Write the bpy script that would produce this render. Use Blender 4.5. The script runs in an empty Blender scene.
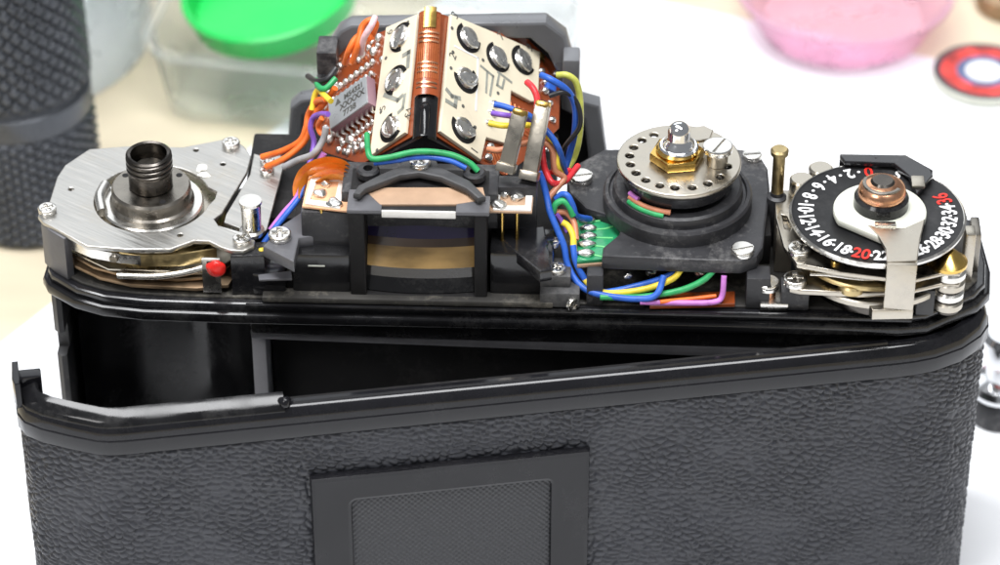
import bpy, bmesh, math, random
import numpy as np
from mathutils import Matrix, Vector
random.seed(7)
S = 0.001                                   # all numbers below are millimetres
scene = bpy.context.scene
COL = scene.collection

# ------------------------------------------------------------------ camera
cam_d = bpy.data.cameras.new("view_camera")
cam = bpy.data.objects.new("view_camera", cam_d); COL.objects.link(cam)
PITCH, YAW = math.radians(37), math.radians(2)
cam.location = (13.615 * S, -403.888 * S, 358.474 * S)
cam.rotation_euler = (math.pi / 2 - PITCH, 0, YAW)
cam_d.sensor_width = 36; cam_d.lens = 36 * 3254 / 1000
cam_d.clip_start = 0.01; cam_d.clip_end = 20
cam_d.dof.use_dof = True; cam_d.dof.focus_distance = 0.492; cam_d.dof.aperture_fstop = 22
scene.camera = cam
scene.render.resolution_x, scene.render.resolution_y = 1024, 579

# ------------------------------------------------------------------ light
world = bpy.data.worlds.new("World"); scene.world = world; world.use_nodes = True
bg = world.node_tree.nodes["Background"]
bg.inputs[0].default_value = (0.93, 0.96, 1.0, 1); bg.inputs[1].default_value = 0.22
def area(name, loc, target, size, energy, color=(1, 1, 1)):
    l = bpy.data.lights.new(name, 'AREA'); l.shape = 'RECTANGLE'
    l.size, l.size_y = size; l.energy = energy; l.color = color
    o = bpy.data.objects.new(name, l); COL.objects.link(o)
    o.location = loc
    o.rotation_euler = (Vector(target) - Vector(loc)).to_track_quat('-Z', 'Y').to_euler()
    return o
area("ceiling_lamp", (-0.05, -0.10, 1.20), (0, -0.02, 0.05), (1.3, 0.34), 20, (0.98, 0.985, 1.0))
area("window_light", (-0.25, 1.35, 1.05), (0, 0, 0.05), (1.5, 0.95), 5, (0.92, 0.96, 1.0))
area("leather_fill", (-0.45, -0.55, 0.80), (0, 0, 0.05), (0.3, 0.3), 2.5, (1.0, 0.98, 0.96))  # added fill from the front left to light the leather
vs = scene.view_settings
vs.view_transform = 'Standard'; vs.look = 'None'; vs.exposure = 0.3; vs.gamma = 1; vs.use_curve_mapping = False
scene.render.engine = 'CYCLES'

# ------------------------------------------------------------------ materials
M = {}
def mat(name, col, rough=0.5, metal=0.0, var=0.12, vscale=200, bump=0.0, bscale=800, stretch=(1, 1, 1),
        coat=0.0, trans=0.0, dust=0.0, ior=1.45, sss=0.0, dustcol=(0.33, 0.32, 0.31), alpha=1.0, rvar=0.1):
    m = bpy.data.materials.new(name); m.use_nodes = True
    nt = m.node_tree; N = nt.nodes; L = nt.links; p = N["Principled BSDF"]
    tc = N.new('ShaderNodeTexCoord'); mp = N.new('ShaderNodeMapping'); mp.inputs['Scale'].default_value = stretch
    if stretch != (1, 1, 1): mp.vector_type = 'TEXTURE'; mp.inputs['Scale'].default_value = tuple(1 / q for q in stretch); mp.inputs['Rotation'].default_value = (0, 0, math.radians(-32) if metal else 0)
    L.new(tc.outputs['Object'], mp.inputs['Vector'])
    nz = N.new('ShaderNodeTexNoise'); nz.inputs['Scale'].default_value = vscale; nz.inputs['Detail'].default_value = 5
    L.new(mp.outputs[0], nz.inputs['Vector'])
    cr = N.new('ShaderNodeMapRange'); cr.inputs[1].default_value = 0.3; cr.inputs[2].default_value = 0.7
    cr.inputs[3].default_value = 1 - var; cr.inputs[4].default_value = 1 + var
    L.new(nz.outputs[0], cr.inputs[0])
    mx = N.new('ShaderNodeMix'); mx.data_type = 'RGBA'; mx.blend_type = 'MULTIPLY'; mx.inputs[0].default_value = 1
    mx.inputs[6].default_value = (*col, 1)
    L.new(cr.outputs[0], mx.inputs[7])
    out = mx.outputs[2]
    if dust > 0:
        nd = N.new('ShaderNodeTexNoise'); nd.inputs['Scale'].default_value = 900; nd.inputs['Detail'].default_value = 8; nd.inputs['Roughness'].default_value = 0.75
        L.new(tc.outputs['Object'], nd.inputs['Vector'])
        n2 = N.new('ShaderNodeTexNoise'); n2.inputs['Scale'].default_value = 110; L.new(tc.outputs['Object'], n2.inputs['Vector'])
        ad = N.new('ShaderNodeMath'); ad.operation = 'ADD'; L.new(nd.outputs[0], ad.inputs[0]); L.new(n2.outputs[0], ad.inputs[1])
        r2 = N.new('ShaderNodeMapRange'); r2.inputs[1].default_value = 1.02; r2.inputs[2].default_value = 1.35; r2.inputs[3].default_value = 0; r2.inputs[4].default_value = dust
        L.new(ad.outputs[0], r2.inputs[0])
        md = N.new('ShaderNodeMix'); md.data_type = 'RGBA'; md.inputs[7].default_value = (*dustcol, 1)
        L.new(r2.outputs[0], md.inputs[0]); L.new(out, md.inputs[6]); out = md.outputs[2]
    L.new(out, p.inputs['Base Color'])
    rr = N.new('ShaderNodeMapRange'); rr.inputs[1].default_value = 0.3; rr.inputs[2].default_value = 0.7
    rr.inputs[3].default_value = max(0.03, rough - rvar); rr.inputs[4].default_value = min(1, rough + rvar)
    L.new(nz.outputs[0], rr.inputs[0]); L.new(rr.outputs[0], p.inputs['Roughness'])
    p.inputs['Metallic'].default_value = metal; p.inputs['IOR'].default_value = ior
    if coat: p.inputs['Coat Weight'].default_value = coat; p.inputs['Coat Roughness'].default_value = 0.12
    if trans: p.inputs['Transmission Weight'].default_value = trans
    if sss: p.inputs['Subsurface Weight'].default_value = sss; p.inputs['Subsurface Radius'].default_value = (0.003, 0.003, 0.003)
    if alpha < 1: p.inputs['Alpha'].default_value = alpha
    if bump:
        nb = N.new('ShaderNodeTexNoise'); nb.inputs['Scale'].default_value = bscale; nb.inputs['Detail'].default_value = 4
        L.new(mp.outputs[0], nb.inputs['Vector'])
        b = N.new('ShaderNodeBump'); b.inputs['Strength'].default_value = bump; b.inputs['Distance'].default_value = 0.0002
        L.new(nb.outputs[0], b.inputs['Height']); L.new(b.outputs[0], p.inputs['Normal'])
    M[name] = m
    return m
mat('brushed_steel', (0.52, 0.51, 0.485), 0.40, 1, 0.10, 700, 0.35, 900, stretch=(0.18, 2.2, 1), dust=0.25, dustcol=(0.5, 0.42, 0.3))
mat('steel', (0.72, 0.70, 0.66), 0.26, 1, 0.12, 500, 0.10, 900)
mat('nickel', (0.52, 0.48, 0.41), 0.32, 1, 0.10, 400, 0.12, 1200, dust=0.1)
mat('chrome', (0.82, 0.83, 0.85), 0.10, 1, 0.04, 400)
mat('screw_steel', (0.74, 0.72, 0.68), 0.24, 1, 0.15, 700, 0.1, 1500)
mat('gunmetal', (0.27, 0.25, 0.22), 0.30, 1, 0.2, 400, 0.12, 900)
mat('dark_gunmetal', (0.11, 0.10, 0.09), 0.24, 1, 0.25, 400)
mat('brass', (0.70, 0.46, 0.13), 0.22, 1, 0.12, 350)
mat('old_brass', (0.55, 0.43, 0.22), 0.36, 1, 0.25, 500, 0.2, 900)
mat('copper', (0.80, 0.42, 0.25), 0.26, 1, 0.15, 500)
mat('bronze_leaf', (0.38, 0.27, 0.17), 0.45, 0.85, 0.35, 350, 0.2, 700)
mat('black_paint', (0.012, 0.012, 0.014), 0.22, 0, 0.3, 200, 0.04, 700, coat=0.4, dust=0.10)
mat('black_gloss', (0.009, 0.009, 0.010), 0.16, 0, 0.3, 160, 0.06, 260, dust=0.08, ior=1.42)
mat('door_gloss', (0.009, 0.009, 0.011), 0.10, 0, 0.2, 160, 0.03, 500, ior=1.42, dust=0.02, rvar=.04)
mat('black_matte', (0.010, 0.0095, 0.010), 0.6, 0, 0.3, 200, dust=0.06, ior=1.35)
mat('black_plastic', (0.030, 0.030, 0.033), 0.42, 0, 0.25, 260, 0.3, 900, dust=0.42)
mat('black_tape', (0.012, 0.012, 0.013), 0.2, 0, 0.3, 200, 0.6, 140, coat=0.3)
mat('grey_casting', (0.12, 0.12, 0.13), 0.42, 0.25, 0.15, 250, 0.15, 900, dust=0.15)
mat('gate_grey', (0.42, 0.42, 0.45), 0.4, 0.1, 0.08, 200)
mat('grey_housing', (0.17, 0.175, 0.185), 0.32, 0.2, 0.08, 150, 0.05, 900)
mat('dusty_black', (0.035, 0.033, 0.03), 0.7, 0, 0.3, 260, 0.3, 900, dust=0.7, dustcol=(0.24, 0.22, 0.18))
mat('strap_grey', (0.06, 0.06, 0.062), 0.5, 0.1, 0.2, 300, 0.2, 900, dust=0.25)
mat('cream_board', (0.80, 0.72, 0.55), 0.36, 0, 0.07, 160, 0.05, 700)
mat('board_track', (0.33, 0.34, 0.30), 0.45, 0.1, 0.2, 500)
mat('board_ink', (0.10, 0.10, 0.09), 0.6, 0, 0.2, 500)
mat('kapton', (0.27, 0.058, 0.016), 0.22, 0, 0.22, 220, 0.1, 400, coat=0.5)
mat('kapton_track', (0.55, 0.17, 0.06), 0.3, 0.4, 0.15, 500)
mat('orange_flex', (0.92, 0.36, 0.05), 0.3, 0, 0.12, 300, 0.05, 400, coat=0.4)
mat('tan_flex', (0.44, 0.29, 0.19), 0.4, 0, 0.12, 300)
mat('tab_flex', (0.74, 0.42, 0.24), 0.35, 0, 0.18, 400, coat=0.3)
mat('pale_trace', (0.78, 0.76, 0.72), 0.35, 0.2, 0.08, 400)
mat('chip_top', (0.44, 0.47, 0.49), 0.36, 0.3, 0.06, 300)
mat('chip_side', (0.33, 0.20, 0.24), 0.5, 0, 0.1, 300)
mat('solder', (0.84, 0.83, 0.80), 0.33, 1, 0.14, 700, 0.35, 900)
mat('green_board', (0.02, 0.24, 0.10), 0.25, 0, 0.25, 300, 0.1, 300, coat=0.4)
mat('green_track', (0.16, 0.60, 0.22), 0.3, 0, 0.1, 300)
mat('cream_plastic', (0.66, 0.67, 0.58), 0.36, 0, 0.04, 200)
mat('dial_black', (0.010, 0.010, 0.011), 0.42, 0, 0.3, 300, dust=0.06)
mat('white_ink', (0.82, 0.82, 0.82), 0.5, 0, 0.05, 400)
mat('red_ink', (0.75, 0.03, 0.02), 0.45, 0, 0.08, 400)
mat('red_wax', (0.72, 0.02, 0.015), 0.32, 0, 0.15, 500, 0.3, 500, coat=0.3)
mat('white_glue', (0.86, 0.84, 0.78), 0.35, 0, 0.05, 400)
mat('amber_reflection', (0.30, 0.19, 0.07), 0.2, 0, 0.6, 90, coat=0.7, stretch=(1, 1, 3))  # this and the next three: reflections inside the eyepiece, painted as colours
mat('brown_reflection', (0.05, 0.03, 0.018), 0.2, 0, 0.5, 90, coat=0.7)
mat('smoke_reflection', (0.022, 0.020, 0.020), 0.2, 0, 0.5, 120, coat=0.7)
mat('purple_reflection', (0.020, 0.014, 0.055), 0.08, 0, 0.3, 160, coat=0.8)
WIRES = dict(orange=(0.82, 0.17, 0.03), blue=(0.03, 0.12, 0.52), green=(0.03, 0.33, 0.11), yellow=(0.80, 0.60, 0.05),
             red=(0.75, 0.04, 0.05), brown=(0.55, 0.22, 0.12), purple=(0.22, 0.10, 0.50), grey=(0.33, 0.33, 0.34),
             black=(0.02, 0.02, 0.022), pink=(0.86, 0.55, 0.58), lilac=(0.55, 0.20, 0.58), lime=(0.60, 0.62, 0.12))
for k, c in WIRES.items(): mat('wire_' + k, c, 0.36, 0, 0.22, 450, 0.15, 700)
mat('torch_black', (0.085, 0.092, 0.105), 0.36, 0.35, 0.15, 200)
mat('clear_plastic', (0.92, 0.94, 0.93), 0.2, 0, 0.02, 100, trans=0.9, ior=1.05)
mat('milky_plastic', (0.86, 0.90, 0.92), 0.3, 0, 0.02, 100, trans=0.45, ior=1.2)
mat('green_plastic', (0.015, 0.56, 0.10), 0.32, 0, 0.03, 100, sss=0.0)
mat('pink_plastic', (0.96, 0.70, 0.82), 0.3, 0, 0.04, 100, trans=0.8, ior=1.1)
mat('skin_tan', (0.72, 0.50, 0.34), 0.6, 0, 0.1, 60)
mat('paper', (0.80, 0.81, 0.83), 0.7, 0, 0.01, 60, 0.03, 900)
mat('token_red', (0.60, 0.05, 0.04), 0.4, 0, 0.75, 330)
mat('token_dark', (0.06, 0.05, 0.06), 0.4, 0, 0.3, 400)
mat('token_blue', (0.10, 0.13, 0.25), 0.4, 0, 0.3, 400)
mat('memo_grey', (0.045, 0.046, 0.05), 0.5, 0, 0.1, 300)

mat('leatherette', (0.040, 0.042, 0.050), 0.34, 0, 0.15, 90, 0.2, 2600)
def memo_grid():
    m = M['memo_grey']; nt = m.node_tree; N = nt.nodes; L = nt.links; p = N["Principled BSDF"]
    tc = [n for n in N if n.type == 'TEX_COORD'][0]
    sep = N.new('ShaderNodeSeparateXYZ'); L.new(tc.outputs['Object'], sep.inputs[0])
    hs = []
    for i in (0, 2):
        a = N.new('ShaderNodeMath'); a.operation = 'MULTIPLY'; a.inputs[1].default_value = 2 * math.pi / 0.00095
        L.new(sep.outputs[i], a.inputs[0])
        s = N.new('ShaderNodeMath'); s.operation = 'SINE'; L.new(a.outputs[0], s.inputs[0]); hs.append(s)
    mx = N.new('ShaderNodeMath'); mx.operation = 'MULTIPLY'; L.new(hs[0].outputs[0], mx.inputs[0]); L.new(hs[1].outputs[0], mx.inputs[1])
    b = N.new('ShaderNodeBump'); b.inputs['Strength'].default_value = 0.6; b.inputs['Distance'].default_value = 0.0002
    L.new(mx.outputs[0], b.inputs['Height']); L.new(b.outputs[0], p.inputs['Normal'])
memo_grid()
def table_mat():
    m = mat('table_top_laminate', (0.66, 0.58, 0.43), 0.4, 0, 0.10, 14, stretch=(1, 5, 1))
table_mat()

# ------------------------------------------------------------------ mesh helpers
def link(name, me, m, parent=None, loc=None, rot=None):
    o = bpy.data.objects.new(name, me); COL.objects.link(o)
    if m and len(me.materials) == 0: me.materials.append(M[m])
    if parent: o.parent = parent
    if loc: o.location = Vector(loc) * S
    if rot: o.rotation_euler = rot
    return o
def finish(me, ang=35):
    me.polygons.foreach_set('use_smooth', [True] * len(me.polygons))
    me.set_sharp_from_angle(angle=math.radians(ang)); me.update(); return me
def raw(verts, faces, xf=None, ang=35):
    me = bpy.data.meshes.new('m')
    vs_ = [Vector(v) * S for v in verts]
    if xf: vs_ = [xf @ v for v in vs_]
    me.from_pydata(vs_, [], faces); me.validate()
    bm = bmesh.new(); bm.from_mesh(me); bmesh.ops.recalc_face_normals(bm, faces=bm.faces); bm.to_mesh(me); bm.free()
    return finish(me, ang)
def join(meshes):
    bm = bmesh.new()
    for me in meshes: bm.from_mesh(me)
    me = bpy.data.meshes.new('m'); bm.to_mesh(me); bm.free()
    return finish(me)
def cmesh(cu, xf=None, ang=35):
    o = bpy.data.objects.new('tmp', cu)
    me = bpy.data.meshes.new_from_object(o)
    bpy.data.objects.remove(o); bpy.data.curves.remove(cu)
    if xf: me.transform(xf)
    return finish(me, ang)
def plate_me(outer, z0, z1, holes=(), bev=0.12, xf=None):
    """a plate cut to an outline (mm), with holes and small rounded edges"""
    cu = bpy.data.curves.new('c', 'CURVE'); cu.dimensions = '2D'; cu.fill_mode = 'BOTH'
    for loop in [outer] + list(holes):
        sp = cu.splines.new('POLY'); sp.points.add(len(loop) - 1); sp.use_cyclic_u = True
        for p, q in zip(sp.points, loop): p.co = (q[0] * S, q[1] * S, 0, 1)
    h = (z1 - z0) / 2; bev = min(bev, h * 0.9)
    cu.extrude = max(1e-7, (h - bev) * S); cu.bevel_depth = bev * S; cu.offset = -bev * S; cu.bevel_resolution = 1
    t = Matrix.Translation((0, 0, (z0 + z1) / 2 * S))
    return cmesh(cu, (xf @ t) if xf else t)
def plate(name, outer, z0, z1, m, parent=None, holes=(), bev=0.12, xf=None):
    return link(name, plate_me(outer, z0, z1, holes, bev, xf), m, parent)
def circ(c, r, n=32, a0=0, a1=360):
    k = n if a1 - a0 >= 360 else n + 1
    return [(c[0] + r * math.cos(math.radians(a0 + (a1 - a0) * i / n)), c[1] + r * math.sin(math.radians(a0 + (a1 - a0) * i / n))) for i in range(k)]
def rrect(x0, y0, x1, y1, r, n=5):
    P = []
    for cx, cy_, a in ((x1 - r, y1 - r, 0), (x0 + r, y1 - r, 90), (x0 + r, y0 + r, 180), (x1 - r, y0 + r, 270)):
        P += circ((cx, cy_), r, n, a, a + 90)
    return P
def box_me(x0, x1, y0, y1, z0, z1, bev=0.15, xf=None):
    bm = bmesh.new(); bmesh.ops.create_cube(bm, size=1)
    for v in bm.verts: v.co = Vector((x0 + (v.co.x + .5) * (x1 - x0), y0 + (v.co.y + .5) * (y1 - y0), z0 + (v.co.z + .5) * (z1 - z0))) * S
    if bev: bmesh.ops.bevel(bm, geom=list(bm.edges), offset=min(bev, .4 * min(x1 - x0, y1 - y0, z1 - z0)) * S, segments=2, profile=.6, affect='EDGES')
    if xf: bmesh.ops.transform(bm, matrix=xf, verts=bm.verts)
    me = bpy.data.meshes.new('m'); bm.to_mesh(me); bm.free(); return finish(me)
def box(name, x0, x1, y0, y1, z0, z1, m, parent=None, bev=0.15, xf=None):
    return link(name, box_me(x0, x1, y0, y1, z0, z1, bev, xf), m, parent)
def lathe_me(prof, c=(0, 0), n=48, xf=None, closed=True, ang=35, a0=0, a1=360):
    """prof: (r, z) going round; revolved about a vertical axis at c"""
    V, Fc = [], []
    full = a1 - a0 >= 360; k = n if full else n + 1
    for i in range(k):
        a = math.radians(a0 + (a1 - a0) * i / n)
        for r, z in prof: V.append((c[0] + r * math.cos(a), c[1] + r * math.sin(a), z))
    m_ = len(prof)
    for i in range(n):
        j = (i + 1) % k
        for t in range(m_ - 1 if not closed else m_):
            u = (t + 1) % m_
            Fc.append((i * m_ + t, j * m_ + t, j * m_ + u, i * m_ + u))
    me = bpy.data.meshes.new('m'); me.from_pydata([Vector(v) * S for v in V], [], Fc)
    bm = bmesh.new(); bm.from_mesh(me); bmesh.ops.remove_doubles(bm, verts=bm.verts, dist=1e-7)
    bmesh.ops.recalc_face_normals(bm, faces=bm.faces)
    if xf: bmesh.ops.transform(bm, matrix=xf, verts=bm.verts)
    bm.to_mesh(me); bm.free(); return finish(me, ang)
def disc_prof(r, z0, z1, b=0.15, hole=0.0):
    return [(hole, z0), (r - b, z0), (r, z0 + b), (r, z1 - b), (r - b, z1), (hole, z1)]
def disc(name, c, r, z0, z1, m, parent=None, b=0.15, hole=0.0, n=48, xf=None):
    return link(name, lathe_me(disc_prof(r, z0, z1, b, hole), c, n, xf, closed=hole > 0), m, parent)
def smooth_path(P, n=8):
    P = [Vector(p) for p in P]
    if len(P) < 3: return P
    Q = [2 * P[0] - P[1]] + P + [2 * P[-1] - P[-2]]; out = []
    for i in range(1, len(Q) - 2):
        a, b, c, d = Q[i - 1], Q[i], Q[i + 1], Q[i + 2]
        for k in range(n):
            t = k / n
            out.append(.5 * ((2 * b) + (c - a) * t + (2 * a - 5 * b + 4 * c - d) * t * t + (3 * b - a - 3 * c + d) * t ** 3))
    out.append(P[-1]); return out
def tube_me(P, r, n=10, sm=True, xf=None, rr=None):
    P = smooth_path(P) if sm else [Vector(p) for p in P]
    V, Fc = [], []; T = []
    for i in range(len(P)):
        T.append((P[min(i + 1, len(P) - 1)] - P[max(i - 1, 0)]).normalized())
    nrm = T[0].orthogonal().normalized()
    for i, p in enumerate(P):
        nrm = (nrm - T[i] * nrm.dot(T[i])).normalized(); b = T[i].cross(nrm)
        q = r if rr is None else r * rr(i / (len(P) - 1))
        for k in range(n):
            a = 2 * math.pi * k / n; V.append(p + (nrm * math.cos(a) + b * math.sin(a)) * q)
    for i in range(len(P) - 1):
        for k in range(n):
            Fc.append((i * n + k, i * n + (k + 1) % n, (i + 1) * n + (k + 1) % n, (i + 1) * n + k))
    Fc.append(tuple(range(n))[::-1]); Fc.append(tuple((len(P) - 1) * n + k for k in range(n)))
    return raw(V, Fc, xf, 50)
def wire(P, color, r=0.52, name='wire', parent=None):
    return link(name, tube_me(P, r * .86), 'wire_' + color, parent or CAMERA)
def blob_me(c, rx, ry, rz, seed=0, sub=3, amp=0.12, xf=None):
    bm = bmesh.new(); bmesh.ops.create_icosphere(bm, subdivisions=sub, radius=1)
    rnd = random.Random(seed); ph = [rnd.uniform(0, 6) for _ in range(6)]
    for v in bm.verts:
        q = v.co; k = 1 + amp * (math.sin(3 * q.x + ph[0]) * math.sin(3 * q.y + ph[1]) + .5 * math.sin(5 * q.z + ph[2] + 3 * q.x))
        v.co = Vector((c[0] + q.x * rx * k, c[1] + q.y * ry * k, c[2] + q.z * rz * k)) * S
    if xf: bmesh.ops.transform(bm, matrix=xf, verts=bm.verts)
    me = bpy.data.meshes.new('m'); bm.to_mesh(me); bm.free(); return finish(me, 60)
def blob(name, c, rx, ry, rz, m, parent=None, seed=0, amp=0.12, xf=None, sub=3):
    return link(name, blob_me(c, rx, ry, rz, seed, sub, amp, xf), m, parent)
def text_me(txt, size, xf, thick=0.03, align='CENTER', squeeze=1.0, bold=0.0):
    cu = bpy.data.curves.new('t', 'FONT'); cu.body = txt; cu.size = size * S; cu.extrude = thick * S
    cu.align_x = align; cu.align_y = 'CENTER'; cu.space_character = 1.0; cu.offset = bold * S
    return cmesh(cu, xf @ Matrix.Diagonal((squeeze, 1, 1, 1)))
def sweep_me(path, prof, closed_prof=True):
    """sweep a profile (inward offset, z) along an open plan path of (x, y); inward is left of travel"""
    n = len(path); V, Fc = [], []; m_ = len(prof)
    for i in range(n):
        a = Vector(path[max(i - 1, 0)]); b = Vector(path[i]); c = Vector(path[min(i + 1, n - 1)])
        d1 = (b - a).normalized() if i > 0 else (c - b).normalized(); d2 = (c - b).normalized() if i < n - 1 else d1
        n1 = Vector((-d1.y, d1.x)); n2 = Vector((-d2.y, d2.x)); nn = (n1 + n2).normalized(); k = 1 / max(.5, nn.dot(n1))
        for off, z in prof: q = b + nn * off * k; V.append((q.x, q.y, z))
    for i in range(n - 1):
        for t in range(m_ if closed_prof else m_ - 1):
            u = (t + 1) % m_; Fc.append((i * m_ + t, (i + 1) * m_ + t, (i + 1) * m_ + u, i * m_ + u))
    if closed_prof:
        Fc.append(tuple(range(m_))[::-1]); Fc.append(tuple((n - 1) * m_ + k for k in range(m_)))
    return raw(V, Fc, None, 40)
def spline2(P, n=6): return [(v.x, v.y) for v in smooth_path([(p[0], p[1], 0) for p in P], n)]
def TR(x, y, z): return Matrix.Translation((x * S, y * S, z * S))
def RZ(d): return Matrix.Rotation(math.radians(d), 4, 'Z')

# screws: one mesh per kind, shared by every copy
def cross(r, w): return [(-w, -r), (w, -r), (w, -w), (r, -w), (r, w), (w, w), (w, r), (-w, r), (-w, w), (-r, w), (-r, -w), (-w, -w)]
def cross_head():
    a = plate_me(circ((0, 0), 1.0, 28), .30, .62, [cross(.62, .15)], .14); b = lathe_me(disc_prof(.97, 0, .34, .05), n=28, closed=False)
    return join([b, a])
def slot_head():
    a = plate_me(circ((0, 0), 1.0, 28), .30, .60, [[(-.86, -.10), (.86, -.10), (.86, .10), (-.86, .10)]], .10); b = lathe_me(disc_prof(.97, 0, .34, .05), n=28, closed=False)
    return join([b, a])
CROSS, SLOT = cross_head(), slot_head()
CROSS.materials.append(M['screw_steel']); SLOT.materials.append(M['screw_steel'])
def screw(c, z, r, parent, kind=CROSS, rot=None, h=1.0, tilt=None):
    o = bpy.data.objects.new('screw', kind); COL.objects.link(o); o.parent = parent
    o.location = (c[0] * S, c[1] * S, (z - .03) * S); o.scale = (r, r, r * h)
    o.rotation_euler = (tilt[0] if tilt else 0, tilt[1] if tilt else 0, math.radians(random.uniform(0, 90) if rot is None else rot)); return o

def tag(o, label, cat, group=None, kind=None):
    if label: o['label'] = label
    if cat: o['category'] = cat
    if group: o['group'] = group
    if kind: o['kind'] = kind
    return o

# ================================================================== setting
def sheet_me(P, z, t=None):
    return plate_me(P, z - (t or 1), z, (), 0.02)
tb = link('table', raw([(-600, -400, 0), (600, -400, 0), (600, 700, 0), (-600, 700, 0), (-600, -400, -20), (600, -400, -20), (600, 700, -20), (-600, 700, -20)],
     [(0, 1, 2, 3), (7, 6, 5, 4), (0, 4, 5, 1), (1, 5, 6, 2), (2, 6, 7, 3), (3, 7, 4, 0)]), 'table_top_laminate')
tb['kind'] = 'structure'
pp = plate('paper_sheet', [(-230.5, -176), (49.5, -275.2), (269.7, 82.8), (-10.4, 182)], 0.02, 0.22, 'paper', bev=0.05)
tag(pp, 'plain white paper sheet lying on the beige table under the camera', 'paper')
Z0 = 0.2

# ================================================================== the opened camera
CAMERA = bpy.data.objects.new('camera', None); COL.objects.link(CAMERA); CAMERA.empty_display_size = 0.01
tag(CAMERA, 'black film camera without top cover, wires and gears bare, back door ajar', 'camera')
C = CAMERA

# --- body casting below the deck
DECK = [(-70.6, -6.5), (-69.6, -8.6), (-65, -12.2), (-60.5, -14.0), (-54, -14.9), (-40, -15.2), (60, -14.8), (64.5, -14.0), (72.5, -8.6), (74.6, -5.6), (75.2, 0), (74.5, 9), (66, 17), (-61, 17), (-70, 9)]
def inset(P, d):
    out = []; n = len(P)
    for i in range(n):
        a, b, c = Vector(P[i - 1]), Vector(P[i]), Vector(P[(i + 1) % n])
        d1 = (b - a).normalized(); d2 = (c - b).normalized(); nn = (Vector((-d1.y, d1.x)) + Vector((-d2.y, d2.x))).normalized()
        q = b + nn * d; out.append((q.x, q.y))
    return out
shell = box('body_front', -68, 73, 14.5, 17, Z0 + 3, 56.5, 'black_paint', C)
box('base_plate', -69, 74, -8, 17, Z0, Z0 + 3.2, 'black_gloss', C)
plate('side_wall', [(-69.4, -7.4), (-68.6, -8.2), (-67.8, -8.0), (-67.6, 14.6), (-69.4, 14.6)], Z0 + 3, 44, 'strap_grey', C)
plate('side_wall', [(-69.4, -5.6), (-67.7, -5.6), (-67.6, 14.6), (-69.4, 14.6)], 43.9, 48.5, 'strap_grey', C)
plate('side_wall', [(-69.4, -7.4), (-68.6, -8.2), (-67.8, -8.0), (-67.6, 14.6), (-69.4, 14.6)], 48.4, 57, 'strap_grey', C)
box('side_wall', 70.5, 73.6, -6.5, 15, Z0 + 3, 57, 'black_paint', C)
# film cassette chamber: a concave half cylinder with two polished ribs
ch = []
for i in range(33):
    a = math.radians(180 - 180 * i / 32); ch.append((-52.5 + 13.8 * math.cos(a), -4 + 15 * math.sin(a)))
V = [(x, y, z) for z in (Z0 + 3, 56.6) for x, y in ch]
link('film_chamber', raw(V, [(i, i + 1, 34 + i, 33 + i) for i in range(32)]), 'black_gloss', C)
box('film_gate_edge', -38.6, -36.4, -9.0, 6, Z0 + 3, 55, 'gate_grey', C, .3)
box('film_gate', -36, 40, -4.0, 6, Z0 + 3, 53, 'black_matte', C)
tilt = TR(-38, -9.2, 0) @ RZ(-1.6) @ TR(38, 9.2, 0)
box('film_rail', -38.4, 58, -11.2, -2, 50.4, 52.2, 'grey_casting', C, .5, xf=tilt)
box('light_trap', -38.2, 58, -12.2, -2, 52.0, 55.6, 'black_gloss', C, .8, xf=TR(-38, -9.2, 0) @ RZ(-.6) @ TR(38, 9.2, 0))
# --- deck
plate('deck_flange', DECK, 56.3, 58.2, 'black_gloss', C, bev=0.5)
plate('deck_plate', inset(DECK, 0.9), 58.1, 59.6, 'black_paint', C, bev=0.4)
plate('deck_floor', inset(DECK, 2.2), 59.5, 60.0, 'dusty_black', C, bev=0.2)
box('deck_ledge', -36, 8, -14.2, -11.6, 59.9, 60.9, 'dusty_black', C, .3)
box('deck_lip', -38.5, 62, -14.9, -14.2, 59.2, 59.9, 'black_gloss', C, .25)

# ------------------------------------------------------------------ rewind side
AX = (-54.00, 0.96)
PL = [(-70.82, -4.27), (-70.75, -1.65), (-69.64, -0.82), (-69.41, 6.11), (-68.63, 9.38), (-65.49, 13.88), (-59.79, 14.90), (-50.81, 14.94), (-45.06, 17.22), (-42.69, 17.16), (-41.08, 15.28), (-39.90, 12.84), (-40.11, 8.48), (-42.87, -2.51), (-43.92, -4.11), (-42.97, -5.89), (-37.17, -9.29), (-37.17, -10.82), (-38.71, -12.14), (-40.68, -11.95), (-42.11, -11.24), (-44.08, -9.78), (-46.36, -9.74), (-49.73, -12.02), (-56.34, -12.25), (-62.30, -11.69), (-66.91, -8.02), (-69.83, -5.80)]
HOLE = circ(AX, 8.9, 44, 22, 350)
HOLE = HOLE + [(AX[0] + 9.6, AX[1] + .2), (AX[0] + 9.8, AX[1] + 2.2)]
holes = [HOLE] + [circ(p, .42, 10) for p in [(-66.79, 2.98), (-48.68, 14.19), (-44.06, 10.51), (-48.63, -8.41)]]
rp = plate('rewind_plate', PL, 67.3, 68.0, 'brushed_steel', C, holes, .14)
for p in [(-69.54, -3.05), (-43.32, 15.62), (-39.09, -9.74)]: screw(p, 68.0, 1.42, rp)
tg = plate('rewind_tongue', [(-39.55, 13.97), (-38.23, 13.33), (-35.27, 13.57), (-34.66, 11.95), (-34.65, 10.04), (-35.65, -6.14), (-36.57, -7.71), (-42.36, -4.56), (-42.27, -2.48), (-39.63, 8.24)], 67.1, 67.75, 'brushed_steel', C, (), .12)
for p in [(-37.27, 11.55), (-37.02, 8.84)]: screw(p, 67.75, 1.15, tg)
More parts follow.
